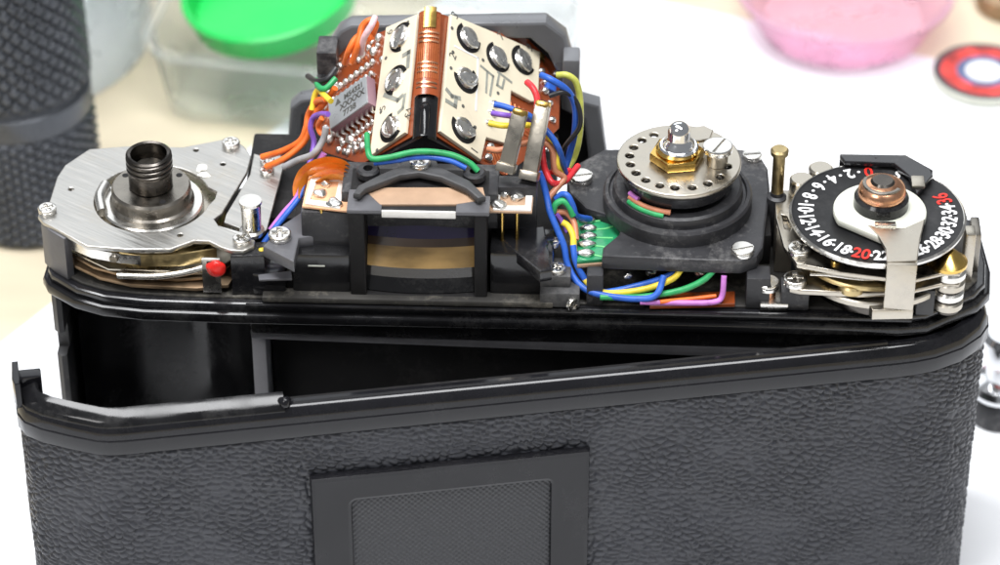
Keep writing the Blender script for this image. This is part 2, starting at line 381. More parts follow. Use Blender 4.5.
link('rewind_post', lathe_me([(0, 67.7), (1.85, 67.7), (1.9, 68.3), (1.45, 68.5), (1.55, 73), (1.75, 73.3), (1.7, 73.7), (0, 73.75)], (-37.84, -7.00), 24, closed=False), 'steel', tg)
box('rewind_lever', -3.2, 3.2, -.4, .4, 66.9, 67.5, 'steel', tg, .1, xf=TR(-40.6, -6.6, 0) @ RZ(-24))
disc('base_disc', AX, 10.6, 62.6, 66.2, 'nickel', C, .3)
disc('brass_rim', AX, 11.2, 64.0, 65.0, 'old_brass', C, .15)
disc('cam_disc', AX, 7.9, 66.1, 67.55, 'steel', C, .25)
link('collar', lathe_me([(0, 67.4), (6.5, 67.4), (6.5, 67.9), (6.15, 68.2), (6.1, 70.1), (5.8, 70.5), (3.0, 70.5), (0, 70.5)], AX, 48, closed=False), 'gunmetal', C)
for a in (-62, 35, 150): disc('collar_hole', (AX[0] + 4.9 * math.cos(math.radians(a)), AX[1] + 4.9 * math.sin(math.radians(a))), .5, 70.4, 70.56, 'black_matte', C, .02, n=14)
tp = [(2.9, 70.4), (3.35, 70.7), (3.35, 73.3), (3.5, 73.5)]
for k in range(3): tp += [(3.55, 73.6 + k * .9), (3.55, 74.0 + k * .9), (3.25, 74.2 + k * .9), (3.25, 74.4 + k * .9)]
tp += [(3.5, 76.3), (3.2, 76.55), (2.8, 76.4), (2.75, 70.6)]
link('spindle_tube', lathe_me(tp, AX, 48), 'dark_gunmetal', C)
disc('spindle_core', AX, 2.6, 70.5, 74.2, 'gunmetal', C, .5, n=32)
# spring wire and leaf springs seen below the plate
link('click_spring', tube_me([(AX[0] - 7.6, AX[1] + 3.4, 68.0), (AX[0] - 8.1, AX[1] + .2, 67.9), (AX[0] - 7.2, AX[1] - 3.6, 67.7)], .85), 'steel', C)
def strip_me(P, z0, z1, t):
    A_ = [(p[0], p[1]) for p in P]; n = len(A_); V, Fc = [], []
    for i in range(n):
        a = Vector(A_[max(i - 1, 0)]); c = Vector(A_[min(i + 1, n - 1)]); d = (c - a).normalized(); nn = Vector((-d.y, d.x)) * t / 2
        dz = P[i][2] if len(P[i]) > 2 else 0
        for q, z in ((Vector(A_[i]) + nn, z0), (Vector(A_[i]) + nn, z1), (Vector(A_[i]) - nn, z1), (Vector(A_[i]) - nn, z0)): V.append((q.x, q.y, z + dz))
    for i in range(n - 1):
        for k in range(4): Fc.append((4 * i + k, 4 * i + (k + 1) % 4, 4 * (i + 1) + (k + 1) % 4, 4 * (i + 1) + k))
    Fc += [(3, 2, 1, 0), (4 * n - 4, 4 * n - 3, 4 * n - 2, 4 * n - 1)]
    return raw(V, Fc)
lf = link('leaf_spring', strip_me([(-67.2, -5.5), (-65.5, -8.2), (-62, -10.4), (-57.5, -11.6), (-54, -11.9)], 64.9, 66.6, .25), 'steel', C)
link('rivet', lathe_me(disc_prof(.7, 0, .5, .2), n=16, closed=False, xf=TR(-58.4, -11.5, 65.7) @ Matrix.Rotation(math.radians(80), 4, 'X')), 'gunmetal', lf)
link('brass_leaf', strip_me([(-57.5, -11.3), (-54, -11.9), (-48.5, -11.6), (-43, -10)], 64.6, 66.8, .3), 'old_brass', C)
def leaf(name, P, z, t, m, wob=0.0):
    me = plate_me(P, z, z + t, (), .06)
    for v in me.vertices: v.co.z += wob * S * math.sin(v.co.x / S * .5 + v.co.y / S * .3)
    return link(name, me, m, C)
leaf('contact_leaf', [(-66.5, -4), (-65.6, -7), (-62, -9.6), (-57, -11.6), (-49, -12.4), (-43, -11.6), (-41, -8), (-42, 2), (-62, 3)], 62.2, .5, 'bronze_leaf', .25)
leaf('contact_leaf', [(-66.8, -4), (-65.9, -7.6), (-61, -10.8), (-56, -12.5), (-46, -13.0), (-41.2, -12.2), (-40, -8), (-42, 2), (-62, 3)], 61.0, .6, 'bronze_leaf', .12)
leaf('contact_leaf', [(-66.8, -5), (-65.8, -7.4), (-59.5, -11.0), (-52, -12.1), (-44, -12.0), (-41, -9), (-42, 2), (-62, 3)], 63.3, .35, 'nickel', .35)
link('ratchet_lever', tube_me([(-58, -12.1, 62.9), (-52, -12.5, 63.2), (-47, -12.2, 64.0), (-44.6, -11.6, 64.5)], .55), 'steel', C)
plate('corner_wall', [(-70.5, -2), (-70.3, -5.2), (-68.6, -7.2), (-66.2, -9.2), (-65.3, -8.4), (-67.4, -6.2), (-68.6, -3.4), (-68.8, -2)], 59.5, 67.4, 'grey_casting', C, bev=.3)
plate('corner_wall', [(-40.6, -12.6), (-35.6, -12.2), (-35.2, -8.5), (-40.4, -8.8)], 59.5, 67.3, 'black_paint', C, bev=.3)
box('adjuster_tab', -45.0, -42.2, -12.9, -12.3, 60.6, 66.8, 'steel', C, .1)
box('adjuster_slot', -44.2, -43.2, -13.05, -12.6, 64.9, 66.5, 'black_matte', C, .1)
blob('wax_seal', ((-42.82, 65.35)[0], -13.2, (-42.82, 65.35)[1]), 1.5, .8, 1.4, 'red_wax', C, 3, .1)
blob('glue_dab', (*(-47.21, 9.32), 68.05), .8, 1.0, .22, 'white_glue', rp, 5, .3)
blob('glue_dab', (*(-46.70, 7.44), 68.05), .9, .6, .2, 'white_glue', rp, 8, .3)

# ------------------------------------------------------------------ prism and its flexible circuit
RA, RB = math.radians(25), math.radians(45)
O_ = Vector((-12.0, 0.76, 80.0)); r_ = Vector((0, math.cos(RA), math.sin(RA))); n_ = Vector((0, -math.sin(RA), math.cos(RA))); X_ = Vector((1, 0, 0))
def frame(t, nn):
    m = Matrix((t, r_, nn)).transposed().to_4x4(); m.translation = O_ * S; return m
XR = frame(X_ * math.cos(RB) - n_ * math.sin(RB), n_ * math.cos(RB) + X_ * math.sin(RB))
XL = frame(X_ * math.cos(RB) + n_ * math.sin(RB), n_ * math.cos(RB) - X_ * math.sin(RB))
# glass prism block under the flex: roof section swept along the ridge, flat below
def prism_block():
    sec = [(-18, -18.2), (-18, -19), (18, -19), (18, -18.2), (0, -.6)]
    V = []
    for u in (1, 24):
        for x, d in sec:
            p = O_ + r_ * u + X_ * x + n_ * d
            V.append(tuple(p))
    for u in (1, 27):
        for x in (-18, 18): p = O_ + r_ * u + X_ * x; V.append((p.x, p.y, 61))
    Fc = [(i, (i + 1) % 5, 5 + (i + 1) % 5, 5 + i) for i in range(5)] + [(4, 3, 2, 1, 0), (5, 6, 7, 8, 9)]
    return raw(V[:10], Fc, None, 20)
link('prism', prism_block(), 'black_paint', C)
box('prism_seat', -40.5, -30, 0, 23, 59.9, 65.5, 'black_matte', C, .5)
box('prism_seat', -32, 8, -6, 24, 59.9, 66, 'black_matte', C, .5)
FR = [(1.6, 23.6), (12, 25.3), (22.7, 28.2), (28.4, 25.6), (28.4, 14.5), (23, 7.5), (17.0, 1.0), (11.4, 1.0), (2.2, 1.8)]
FL = [(-1.4, 23.0), (-10.8, 24.2), (-19.6, 25.6), (-23.6, 22.3), (-25.2, 14.8), (-23.8, 7.4), (-14.2, 1.4), (-2.2, 1.8)]
fxr = plate('flex_circuit', FR, -.35, 0, 'kapton', C, bev=.06, xf=XR)
fxl = plate('flex_circuit', FL[::-1], -.35, 0, 'kapton', C, bev=.06, xf=XL)
# rounded ridge of the flex with its copper tracks
def ridge_me(r0, r1, u0, u1, h=0.0, a0=40, a1=140, n=8):
    V = []; cen = O_ - n_ * 1.55
    for u, rr in ((u0, r0), (u1, r1)):
        for i in range(n + 1):
            a = math.radians(a0 + (a1 - a0) * i / n); V.append(tuple(cen + r_ * u + (X_ * math.cos(a) + n_ * math.sin(a)) * (rr + h)))
    return raw(V, [(i, i + 1, n + 2 + i, n + 1 + i) for i in range(n)])
fr_ = link('flex_ridge', ridge_me(2.5, 2.2, 7.6, 22.9), 'kapton', C)
for a in range(48, 136, 8): link('copper_track', ridge_me(2.5, 2.25, 10.5, 22.4, .05, a, a + 3.4, 2), 'kapton_track', fr_)
link('brass_tab', ridge_me(2.3, 2.2, 19.6, 23.4, .28, 66, 112, 5), 'brass', C)
for u in (8.8, 9.6, 11.6, 12.4, 13.2, 17.0, 17.8, 18.6): link('copper_track', ridge_me(2.5, 2.5, u, u + .28, .08, 52, 128, 6), 'copper', fr_)
link('ridge_gap', ridge_me(1.9, 1.9, .6, 8, 0, 20, 160, 8), 'black_gloss', C)
link('ridge_clip', tube_me([(-12.1, 6.6, 82.4), (-12.0, 5.2, 82.3), (-12.05, 3.2, 81.2), (-12.1, 1.8, 80.2)], .75), 'black_gloss', C)

# trimmer potentiometer: cream board hole, wiper and slotted rotor
def pot_meshes():
    ring = lathe_me([(1.15, .0), (1.85, .0), (1.85, .3), (1.6, .55), (1.15, .45)], n=28, closed=True)
    rotor = plate_me(rrect(-2.1, -.7, 1.9, .7, .6), .35, .75, [[(-.9, -.16), (.8, -.16), (.8, .16), (-.9, .16)]], .12)
    hub = lathe_me(disc_prof(1.05, .2, .7, .2), n=20, closed=False)
    arm = tube_me([(-1.9, .3, .6), (-.9, 1.2, .75), (.5, 1.3, .7), (1.3, .5, .6)], .28)
    return ring, join([rotor, hub, arm])
RING, ROTOR = pot_meshes(); RING.materials.append(M['steel']); ROTOR.materials.append(M['solder'])
HOLE_ME = lathe_me([(1.8, -.02), (2.55, -.02), (2.55, .05), (1.8, .05)], n=28, a0=-20, a1=215); HOLE_ME.materials.append(M['black_matte'])
def pot(p, XF, rot, parent, h=.75, sc=1.0):
    base = None
    for nm, me, dz in (('potentiometer_well', HOLE_ME, .0), ('potentiometer_ring', RING, -.15), ('potentiometer_rotor', ROTOR, -.2)):
        o = bpy.data.objects.new(nm, me); COL.objects.link(o); o.parent = parent
        o.matrix_local = XF @ TR(p[0], p[1], h + dz) @ RZ(rot) @ Matrix.Scale(sc, 4)
BR = [(3.7, 23.9), (10.7, 24.7), (23.0, 25.9), (22.9, 16.8), (21.4, 16.0), (17.0, 16.0), (16.8, 6.2), (12.1, 5.4), (11.2, 1.0), (2.5, 2.4)]
bR = plate('resistor_board', BR[::-1], .05, .8, 'cream_board', C, bev=.15, xf=XR)
BL = [(-2.2, 23.2), (-9.4, 23.9), (-11.6, 1.4), (-3.6, 2.5)]
bL = plate('resistor_board', BL, .05, .8, 'cream_board', C, bev=.15, xf=XL)
for p, a in zip([(7.46, 21.37), (13.87, 20.74), (19.28, 22.66), (7.30, 13.93), (7.25, 4.95)], (150, 140, 130, 200, 175)): pot(p, XR, a, bR, .82)
for p, a in zip([(-5.65, 20.42), (-6.27, 12.88), (-6.72, 4.65)], (60, 40, 110)): pot(p, XL, a, bL, .82)
def ink(parent, XF, P, h=.83, m='board_track', w=.42):
    for a, b in zip(P[:-1], P[1:]):
        a, b = Vector(a), Vector(b); d = b - a; L_ = d.length + w; ang = math.degrees(math.atan2(d.y, d.x)); c = (a + b) / 2
        link('board_trace', box_me(-L_ / 2, L_ / 2, -w / 2, w / 2, h - .05, h + .03, 0, XF @ TR(c.x, c.y, 0) @ RZ(ang)), m, parent)
ink(bR, XR, [(10.34, 17.48), (12.96, 16.85), (12.48, 13.18)]); ink(bR, XR, [(11.66, 16.99), (11.61, 13.33)]); ink(bR, XR, [(13.99, 18.05), (16.85, 17.51)]); ink(bR, XR, [(14.22, 17.78), (13.88, 15.62), (14.97, 15.56), (15.34, 17.19)])
ink(bR, XR, [(3.48, 10.06), (4.56, 9.47), (6.03, 9.76)], w=.7); ink(bR, XR, [(3.58, 8.14), (5.27, 8.00), (5.41, 9.48)], w=.7); ink(bR, XR, [(4.72, 18.56), (9.64, 18.63), (9.66, 9.22)], m='white_ink', w=.3)
ink(bL, XL, [(-4.71, 16.74), (-3.58, 16.80), (-3.64, 14.30)], w=.8); ink(bL, XL, [(-8.67, 11.17), (-5.55, 8.99), (-4.67, 9.34)], w=.7); ink(bL, XL, [(-3.98, 9.23), (-4.29, 7.04), (-5.17, 6.69)], w=.6)
for p in [(3.93, 21.47), (4.10, 14.29), (10.71, 18.75), (6.93, 8.73), (14.16, 14.29), (12.33, 21.14), (9.60, 6.15), (4.36, 17.30)]: link('board_via', lathe_me(disc_prof(.32, .78, .86, .03), p, 10, XR, closed=False), 'board_ink', bR)
for p in [(-4.19, 22.53), (-9.38, 8.41), (-9.81, 1.81), (-8.92, 17.99)]: link('board_via', lathe_me(disc_prof(.32, .78, .86, .03), p, 10, XL, closed=False), 'board_ink', bL)
for t, p, rot in zip('32179', [(4.43, 24.09), (4.40, 16.59), (9.59, 2.06), (14.35, 24.84), (20.72, 25.55)], (75, 75, -100, 60, 60)):
    link('board_number', text_me(t, 2.1, XR @ TR(p[0], p[1], .82) @ RZ(rot)), 'board_ink', bR)
for t, p, rot in zip(('6', '13', '5'), [(-8.32, 22.49), (-3.08, 5.83), (-8.96, 8.96)], (80, -100, 80)):
    link('board_number', text_me(t, 1.9, XL @ TR(p[0], p[1], .82) @ RZ(rot)), 'board_ink', bL)
# solder pads on the right board with their wires
for p in [(13.40, 11.96), (13.05, 10.18), (12.50, 8.14)]: blob('solder_joint', (p[0], p[1], .95), .85, .55, .4, 'solder', bR, int(p[1] * 10), .2, XR)
# integrated circuit on the left flex
ic0 = Vector((-15.4, 12.0)); ICX = XL @ TR(ic0.x, ic0.y, 0) @ RZ(9)
ic = link('integrated_circuit', box_me(-4.6, 4.3, -2.7, 2.7, .5, 2.2, .12, ICX), 'chip_side', C)
link('chip_lid', box_me(-4.5, 4.2, -2.65, 2.65, 2.15, 2.45, .08, ICX), 'chip_top', ic)
link('chip_marking', text_me('\u25b2  M54321', 1.35, ICX @ TR(.3, 1.35, 2.47) , .01, bold=.05), 'board_ink', ic)
link('chip_marking', text_me('XXXXX', 1.6, ICX @ TR(.9, -.1, 2.47), .01, bold=.05), 'board_ink', ic)
link('chip_marking', text_me('7738', 1.5, ICX @ TR(.2, -1.6, 2.47), .01, bold=.05), 'board_ink', ic)
pin = join([box_me(-.22, .22, -.2, .9, .95, 1.15, .05), box_me(-.22, .22, .75, .95, .0, 1.1, .05), box_me(-.25, .25, .8, 1.5, .0, .18, .05)]); pin.materials.append(M['solder'])
sj = blob_me((0, 0, 0), .58, .52, .5, 4, 2, .15); sj.materials.append(M['solder'])
def put(nm, me, parent, mtx):
    o = bpy.data.objects.new(nm, me); COL.objects.link(o); o.parent = parent; o.matrix_local = mtx; return o
for k in range(8):
    x = -4.1 + k * 1.14
    put('chip_pin', pin, ic, ICX @ TR(x, 2.75, .2)); put('chip_pin', pin, ic, ICX @ TR(x, -2.75, .2) @ RZ(180))
    put('solder_joint', sj, fxl, ICX @ TR(x - .6, 4.6, .2)); put('solder_joint', sj, fxl, ICX @ TR(x - .9 + .12 * k, 6.6, .2) @ Matrix.Scale(1.15, 4)); put('solder_joint', sj, fxl, ICX @ TR(x + .1, -4.6, .2))
    put('solder_joint', sj, fxl, ICX @ TR(x + .3, -6.3, .15) @ Matrix.Scale(1.05, 4))
rnd = random.Random(3)
for p in [(-21.48, 23.32), (-19.23, 22.00), (-17.16, 22.79), (-15.18, 21.57), (-13.83, 22.29), (-20.64, 21.85), (-18.32, 22.54), (-16.08, 21.03), (-12.57, 21.01), (-11.56, 23.16), (-13.19, 23.13), (-22.67, 20.48), (-23.19, 18.10), (-23.69, 15.54), (-24.00, 13.64), (-21.55, 21.31), (-21.57, 18.72), (-22.06, 15.97), (-23.10, 11.44), (-11.69, 21.74), (-10.30, 18.58), (-19.58, 6.04), (-17.36, 4.62), (-15.49, 4.41), (-13.86, 4.30), (-21.93, 8.79), (-20.82, 9.61), (-18.99, 7.43), (-16.83, 6.75)]:
    put('solder_joint', sj, fxl, XL @ TR(p[0], p[1], .2) @ RZ(rnd.uniform(0, 90)) @ Matrix.Scale(rnd.uniform(.8, 1.5), 4))
for i in range(9):   # fanned copper tracks on the left flex
    a0 = (-18.00, 21.48); link('copper_track', tube_me([(-12.5 - i * .9, 20 + .15 * i, .03), (-13.2 - i * 1.05, 22.4, .03), (-12.6 - i * .7, 25.0, .03)], .13, 6, xf=XL), 'kapton_track', fxl)
for i in range(5): link('copper_track', tube_me([(17.6 + i * .9, 14.5, .03), (18.5 + i * 1.2, 10 + i * .5, .03), (20.5 + i * 1.4, 9 + i, .03)], .14, 6, xf=XR), 'kapton_track', fxr)
for i in range(5): link('copper_track', tube_me([(13 + i * .8, 4.6 - .2 * i, .03), (14 + i * .8, 2.8, .03), (15 + i * .6, 1.3, .03)], .14, 6, xf=XR), 'kapton_track', fxr)
for p in [(23.85, 22.85), (27.17, 23.98), (24.85, 19.77), (26.03, 18.07), (25.01, 21.51), (26.58, 15.18), (27.14, 11.75), (25.45, 9.20), (13.43, 4.57), (13.10, 2.47), (15.27, 1.97), (17.61, 2.61), (24.43, 12.77), (27.31, 26.67)]:
    put('solder_joint', sj, fxr, XR @ TR(p[0], p[1], .2) @ Matrix.Scale(rnd.uniform(.8, 1.4), 4))
for p in [(24.75, 28.88), (23.97, 25.70)]: link('gold_pad', box_me(-.7, .7, -.8, .8, -.02, .12, .05, XR @ TR(*p, 0)), 'brass', fxr)
link('chip_capacitor', box_me(-.8, .8, -1.2, 1.2, -.02, 1.1, .1, XR @ TR(*(25.70, 21.08), 0)), 'wire_blue', fxr)
# two upright silver component cans
def can(top0, top1, bot0, bot1, z_top, z_bot, nm='crystal_can'):
    pass
for (pa, pb) in (((2.53, -1.09, 86.50), (0.71, -4.22, 79.00)), ((5.91, 1.17, 86.50), (4.16, -4.04, 77.50))):
    a, b = Vector(pa), Vector(pb); d = (a - b); L_ = d.length; zax = d.normalized(); xax = Vector((1, -.25, .05)); xax = (xax - zax * xax.dot(zax)).normalized(); yax = zax.cross(xax)
    mm = Matrix((xax, yax, zax)).transposed().to_4x4(); mm.translation = b * S
    k = link('shield_can', box_me(-1.15, 1.15, -.7, .7, 0, L_, .15, mm), 'nickel', C)
    link('can_cap', box_me(-1.2, 1.2, -.75, .75, L_ - .6, L_ + .7, .5, mm), 'brass', k)
    link('can_base', box_me(-1.5, 1.4, -1.0, 1.0, -.9, .5, .2, mm), 'nickel', k)

# --- prism housing arch behind (grey)
HY0, HY1 = 29.0, 32.2
def housing():
    o2 = [(-36.40, 53.70), (-35.26, 66.28), (-33.59, 67.87), (-31.16, 68.31), (-30.46, 74.82), (-26.93, 81.10), (-25.00, 82.27), (5.73, 83.50), (8.90, 80.78), (10.40, 74.99), (10.97, 68.91), (14.50, 67.84), (16.20, 54.99)]
    i2 = [(13.12, 54.91), (11.99, 65.07), (8.43, 66.92), (7.40, 74.16), (6.10, 77.53), (3.23, 80.28), (-22.85, 79.70), (-25.26, 78.33), (-28.44, 73.34), (-29.00, 65.66), (-33.06, 64.78), (-34.11, 53.76)]
    P = o2 + i2
    xf = Matrix.Rotation(math.radians(90), 4, 'X')        # plan (x, z) -> upright
    return plate_me(P, -HY1, -HY0, (), .5, xf)
link('prism_housing', housing(), 'grey_housing', C)
bx = [(-33.79, 61.29), (-29.85, 62.56), (-29.41, 71.09), (-25.87, 76.88), (4.42, 78.69), (7.31, 76.11), (8.96, 71.20), (9.69, 64.27), (12.95, 62.40), (14.11, 51.76), (-34.84, 50.55)]
link('housing_front', plate_me(bx, -35, -32.1, (), .5, Matrix.Rotation(math.radians(90), 4, 'X')), 'black_matte', C)
link('housing_clip', box_me(-30.2, -27.0, 24, 29.2, 76.0, 80.2, .4), 'black_plastic', C)
link('housing_lug', box_me(8.5, 11.2, 25, 29.2, 73, 79, .5), 'grey_housing', C)

# ------------------------------------------------------------------ eyepiece
ep = link('eyepiece_frame', plate_me([(-22.6, 60), (-2.0, 60), (-2.0, 76.6), (-22.6, 76.6)], 2.0, 13.0, [[(-20.2, 61.0), (-3.9, 61.0), (-3.9, 75.7), (-20.2, 75.7)]], .2, Matrix.Rotation(math.radians(90), 4, 'X')), 'black_matte', C)
box('eyepiece_backing', -21.5, -3, -2.6, -1.6, 60.5, 76.2, 'black_matte', C, 0)
def slab(name, y0, z0, y1, z1, m, t=.5, n=14):
    """one curved glass layer across the opening, bowed towards the viewer"""
    V, Fc = [], []
    for i in range(n + 1):
        k = i / n; x = -20.15 + 16.2 * k; bow = -.75 * (1 - (2 * k - 1) ** 2)
        V += [(x, y0 + bow, z0), (x, y1 + bow, z1), (x, y1 + bow + .5, z1 - .1), (x, y0 + bow + .5, z0 - t)]
    for i in range(n):
        for k in range(4): Fc.append((4 * i + k, 4 * i + (k + 1) % 4, 4 * i + 4 + (k + 1) % 4, 4 * i + 4 + k))
    Fc += [(3, 2, 1, 0), (4 * n, 4 * n + 1, 4 * n + 2, 4 * n + 3)]
    return link(name, raw(V, Fc), m, ep)
slab('eyepiece_dark_band', -12.0, 61.2, -11.2, 63.4, 'black_gloss')  # stacked coloured bands stand for what reflects inside the eyepiece
slab('eyepiece_smoke_band', -11.2, 63.4, -10.9, 65.0, 'smoke_reflection')
slab('eyepiece_amber_band', -10.9, 65.0, -9.0, 67.6, 'amber_reflection')
slab('eyepiece_brown_band', -9.0, 67.6, -8.2, 68.6, 'brown_reflection')
slab('eyepiece_purple_band', -8.2, 68.6, -6.6, 71.6, 'purple_reflection')
slab('eyepiece_dark_band', -6.6, 71.6, -4.5, 75.6, 'black_gloss')
tf = plate('top_flex', [(-20.88, -7.59), (-2.79, -6.96), (-2.22, -10.03), (-6.77, -11.46), (-17.90, -11.85)], 76.5, 76.98, 'tan_flex', C, bev=.1)
box('window_strip', -17.6, -6.6, -13.35, -12.9, 75.6, 76.75, 'pale_trace', C, .1)
box('frame_cap', -22.8, -17.6, -13.4, -8, 76.2, 76.9, 'grey_casting', C, .2)
box('frame_cap', -6.6, -1.6, -13.4, -9, 76.2, 76.9, 'grey_casting', C, .2)
box('eyepiece_top', -24, -.5, -8, 0, 70, 76.4, 'black_plastic', C, .4)
br = plate('bracket', [(-21.94, -11.12), (-21.34, -9.04), (-18.25, -6.08), (-15.68, -3.91), (-14.90, -1.77), (-13.62, -0.54), (-11.50, -0.47), (-10.07, -1.87), (-9.38, -3.68), (-4.72, -7.17), (-2.18, -11.20), (-3.34, -11.75), (-5.23, -9.25), (-9.09, -6.54), (-12.44, -5.49), (-15.24, -6.24), (-20.10, -9.77), (-20.88, -11.34)], 77.2, 78.4, 'strap_grey', C, bev=.35)
screw((-12.39, -3.55), 78.4, 1.6, br)
for p in [(-20.16, -4.43), (-4.15, -4.66)]:
    disc('bracket_eye', p, 1.75, 76.8, 78.3, 'black_plastic', br, .3, hole=.75, n=24)
    disc('eye_pit', p, .8, 76.8, 77.2, 'black_matte', br, .05, n=16)
# flex tabs either side
tabL = plate('flex_tab', [(-29.43, -1.21), (-22.59, -1.23), (-22.70, -10.32), (-29.82, -9.29)], 74.1, 74.5, 'tab_flex', C, bev=.1)
oL, iL = [(-29.08, -1.73), (-23.91, -1.82), (-24.06, -10.00), (-29.40, -8.90)], [(-28.08, -2.88), (-24.75, -2.76), (-25.08, -8.49), (-28.73, -7.85)]
plate('tab_border', oL, 74.45, 74.75, 'pale_trace', tabL, [iL], .06)
for p, s in zip([(-27.35, -6.27), (-26.63, -3.90), (-25.05, -8.77)], (.95, .6, 1.0)): blob('solder_joint', (*p, 74.8), s * 1.1, s, .6, 'solder', tabL, int(p[0] * 7) % 50, .2)
tabR = plate('flex_tab', [(-2.93, -3.69), (4.31, -3.44), (4.79, -4.46), (4.63, -9.62), (-2.39, -9.61)], 74.1, 74.5, 'tan_flex', C, bev=.1)
plate('tab_border', [(-1.10, -4.03), (4.32, -3.84), (4.64, -4.61), (4.47, -9.51), (-1.20, -9.46)], 74.45, 74.75, 'pale_trace', tabR, [[(-0.16, -5.04), (3.60, -4.91), (3.54, -8.26), (-0.35, -8.40)]], .06)
for p, s in zip([(-0.34, -8.42), (2.28, -6.27), (0.47, -5.82)], (1.0, .85, .6)): blob('solder_joint', (*p, 74.8), s * 1.1, s, .6, 'solder', tabR, int(p[0] * 7) % 50, .2)
for p in [(-26.91, -10.29), (-24.85, -9.70), (0.14, -9.34), (2.37, -9.01)]: link('tab_pin', tube_me([(p[0], p[1] + .6, 67), (p[0], p[1] + .6, 74.3)], .28, 8, False), 'brass', C)
box('tab_bar', (-3.28, -6.08)[0], (5.27, -5.78)[0], (-0.29, -5.72)[1], (-0.40, -2.59)[1], 66, 76.2, 'black_plastic', C, .4)
box('tab_block', -30.0, -22.5, -10, -4, 60, 73.9, 'black_plastic', C, .4)
# orange folded flex leaves at the left tab
front = [Vector(p) for p in [(-31.86, -2.57, 71.50), (-31.89, -1.54, 73.00), (-30.98, -0.65, 75.00), (-29.05, -1.07, 77.00), (-26.43, -1.23, 78.00), (-24.03, -1.21, 77.40), (-22.85, -1.27, 76.00), (-22.58, -1.37, 74.60)]]
cen = Vector((-27.5, -5.5, 72.5))
for k in range(4):
    f = 1 - .09 * k; A_ = smooth_path([cen + (p - cen) * f + Vector((.5 * k, -.55 * k, .1 * k)) for p in front], 5)
    B_ = [p + (cen + Vector((2, 4.5, -4)) - p) * .55 + Vector((0, 2.2, -1.4)) for p in A_]
    n = len(A_); link('flex_leaf', raw([tuple(p) for p in A_] + [tuple(p) for p in B_], [(i, i + 1, n + i + 1, n + i) for i in range(n - 1)]), 'orange_flex', C)
# casting lugs and black tape blocks beside the eyepiece
lug = plate('casting_lug', [(-33.06, -7.10), (-35.56, -12.80), (-30.58, -16.64), (-30.35, -10.59), (-23.27, -8.55), (-23.62, -3.66), (-29.08, -2.03)], 67.5, 69.5, 'grey_casting', C, bev=.2)
screw((-33.20, -10.69), 69.5, 1.75, lug)
box('tape_block', -31.5, -22.4, -12.4, -6, 60, 67.8, 'black_tape', C, .8)
box('tape_block', -1.7, 8.0, -12.0, -5, 60, 68.5, 'black_tape', C, .8)
plate('casting_lug', [(-1.48, -6.17), (6.49, -4.86), (7.80, -15.98), (6.03, -16.54), (1.38, -10.67)], 66.5, 68.6, 'black_paint', C, bev=.3)
box('lug_block', -37.5, -32.5, -12.6, -6.0, 60, 64.0, 'black_paint', C, .4)
plate('lug_face', [(-36.51, -13.15), (-31.62, -11.98), (-31.30, -13.98), (-36.24, -14.40)], 64.0, 64.4, 'grey_casting', C, bev=.1)
blob('glue_dab', (-36.02, -10.69, 67.00), .6, .6, .6, 'wire_yellow', C, 2)
box('tape_highlight', -29.0, -26.4, -12.6, -12.2, 65.6, 65.85, 'board_track', C, .1, xf=TR(0, 0, 0))  # pale highlight on the tape, put in as a thin bar
# bracket with two screws right of the eyepiece
sb = box('step_bracket', 6.0, 12.0, -14.0, -8.0, 60, 62.6, 'strap_grey', C, .25)
box('step_top', 6.0, 10.6, -12.4, -7.5, 62.5, 64.6, 'strap_grey', sb, .25)
screw((8.49, -10.96), 64.6, 1.35, sb, rot=20)
screw(((10.71, 60.91)[0], -14.0), (10.71, 60.91)[1], 1.1, sb, tilt=(math.radians(90), 0))
screw((7.63, -7.47), 67, 1.2, C); screw((6.60, -8.78), 66.6, 1.0, C)

# ------------------------------------------------------------------ shutter-speed resistor unit
PLT = [(15.25, 16.99), (11.24, 13.00), (9.60, 8.34), (10.13, 5.15), (12.65, 1.01), (16.95, -1.19), (18.03, -3.49), (17.74, -5.56), (15.35, -8.97), (15.22, -11.25), (29.90, -11.74), (36.03, -11.78), (38.46, -10.44), (39.43, -8.12), (40.95, 6.76), (40.82, 12.68), (39.68, 16.19), (36.90, 17.74), (30.33, 18.34)]
sq = plate('resistor_base', PLT, 65.3, 67.8, 'black_plastic', C, bev=.35)
for p, r in zip([(11.77, 8.42), (36.31, -9.75), (38.41, 15.32)], (1.85, 1.75, 1.5)): screw(p, 67.8, r, sq, SLOT, rot=(10, 20, 15)[int(r * 100) % 3])
box('base_pillar', 37.0, 40.6, -13.0, -9.5, 59.9, 65.4, 'black_plastic', C, .3)
box('base_pillar', 13.0, 15.5, -13.0, -10.5, 59.9, 65.4, 'black_plastic', C, .3)
box('base_wall', 12.5, 41, -2, 12, 59.9, 65.5, 'black_matte', C, .3)
for p in [(19.23, -9.71), (22.71, -8.58), (25.88, -9.48), (30.13, -8.32)]: blob('solder_joint', (*p, 63), .8, .6, .6, 'solder', C, int(p[0]) % 40, .2)
plate('lower_board', [(22.61, -10.96), (35.47, -10.01), (35.40, -13.01), (22.60, -13.96)], 60.0, 60.8, 'kapton', C, bev=.1)
DX = (26.62, 2.57)
link('resistor_ring', lathe_me([(0, 67.7), (11.4, 67.7), (11.4, 70.0), (11.1, 70.4), (10.6, 70.5), (10.4, 70.1), (10.0, 70.1), (9.8, 71.6), (9.4, 71.9), (8.2, 71.9), (8.0, 71.0), (0, 71.0)], DX, 64, closed=False), 'black_plastic', C)
link('resistor_drum', lathe_me([(0, 70.9), (6.6, 70.9), (6.6, 72.5), (8.4, 72.9), (8.6, 74.6), (8.2, 75.0), (0, 75.2)], DX, 56, closed=False), 'black_paint', C)
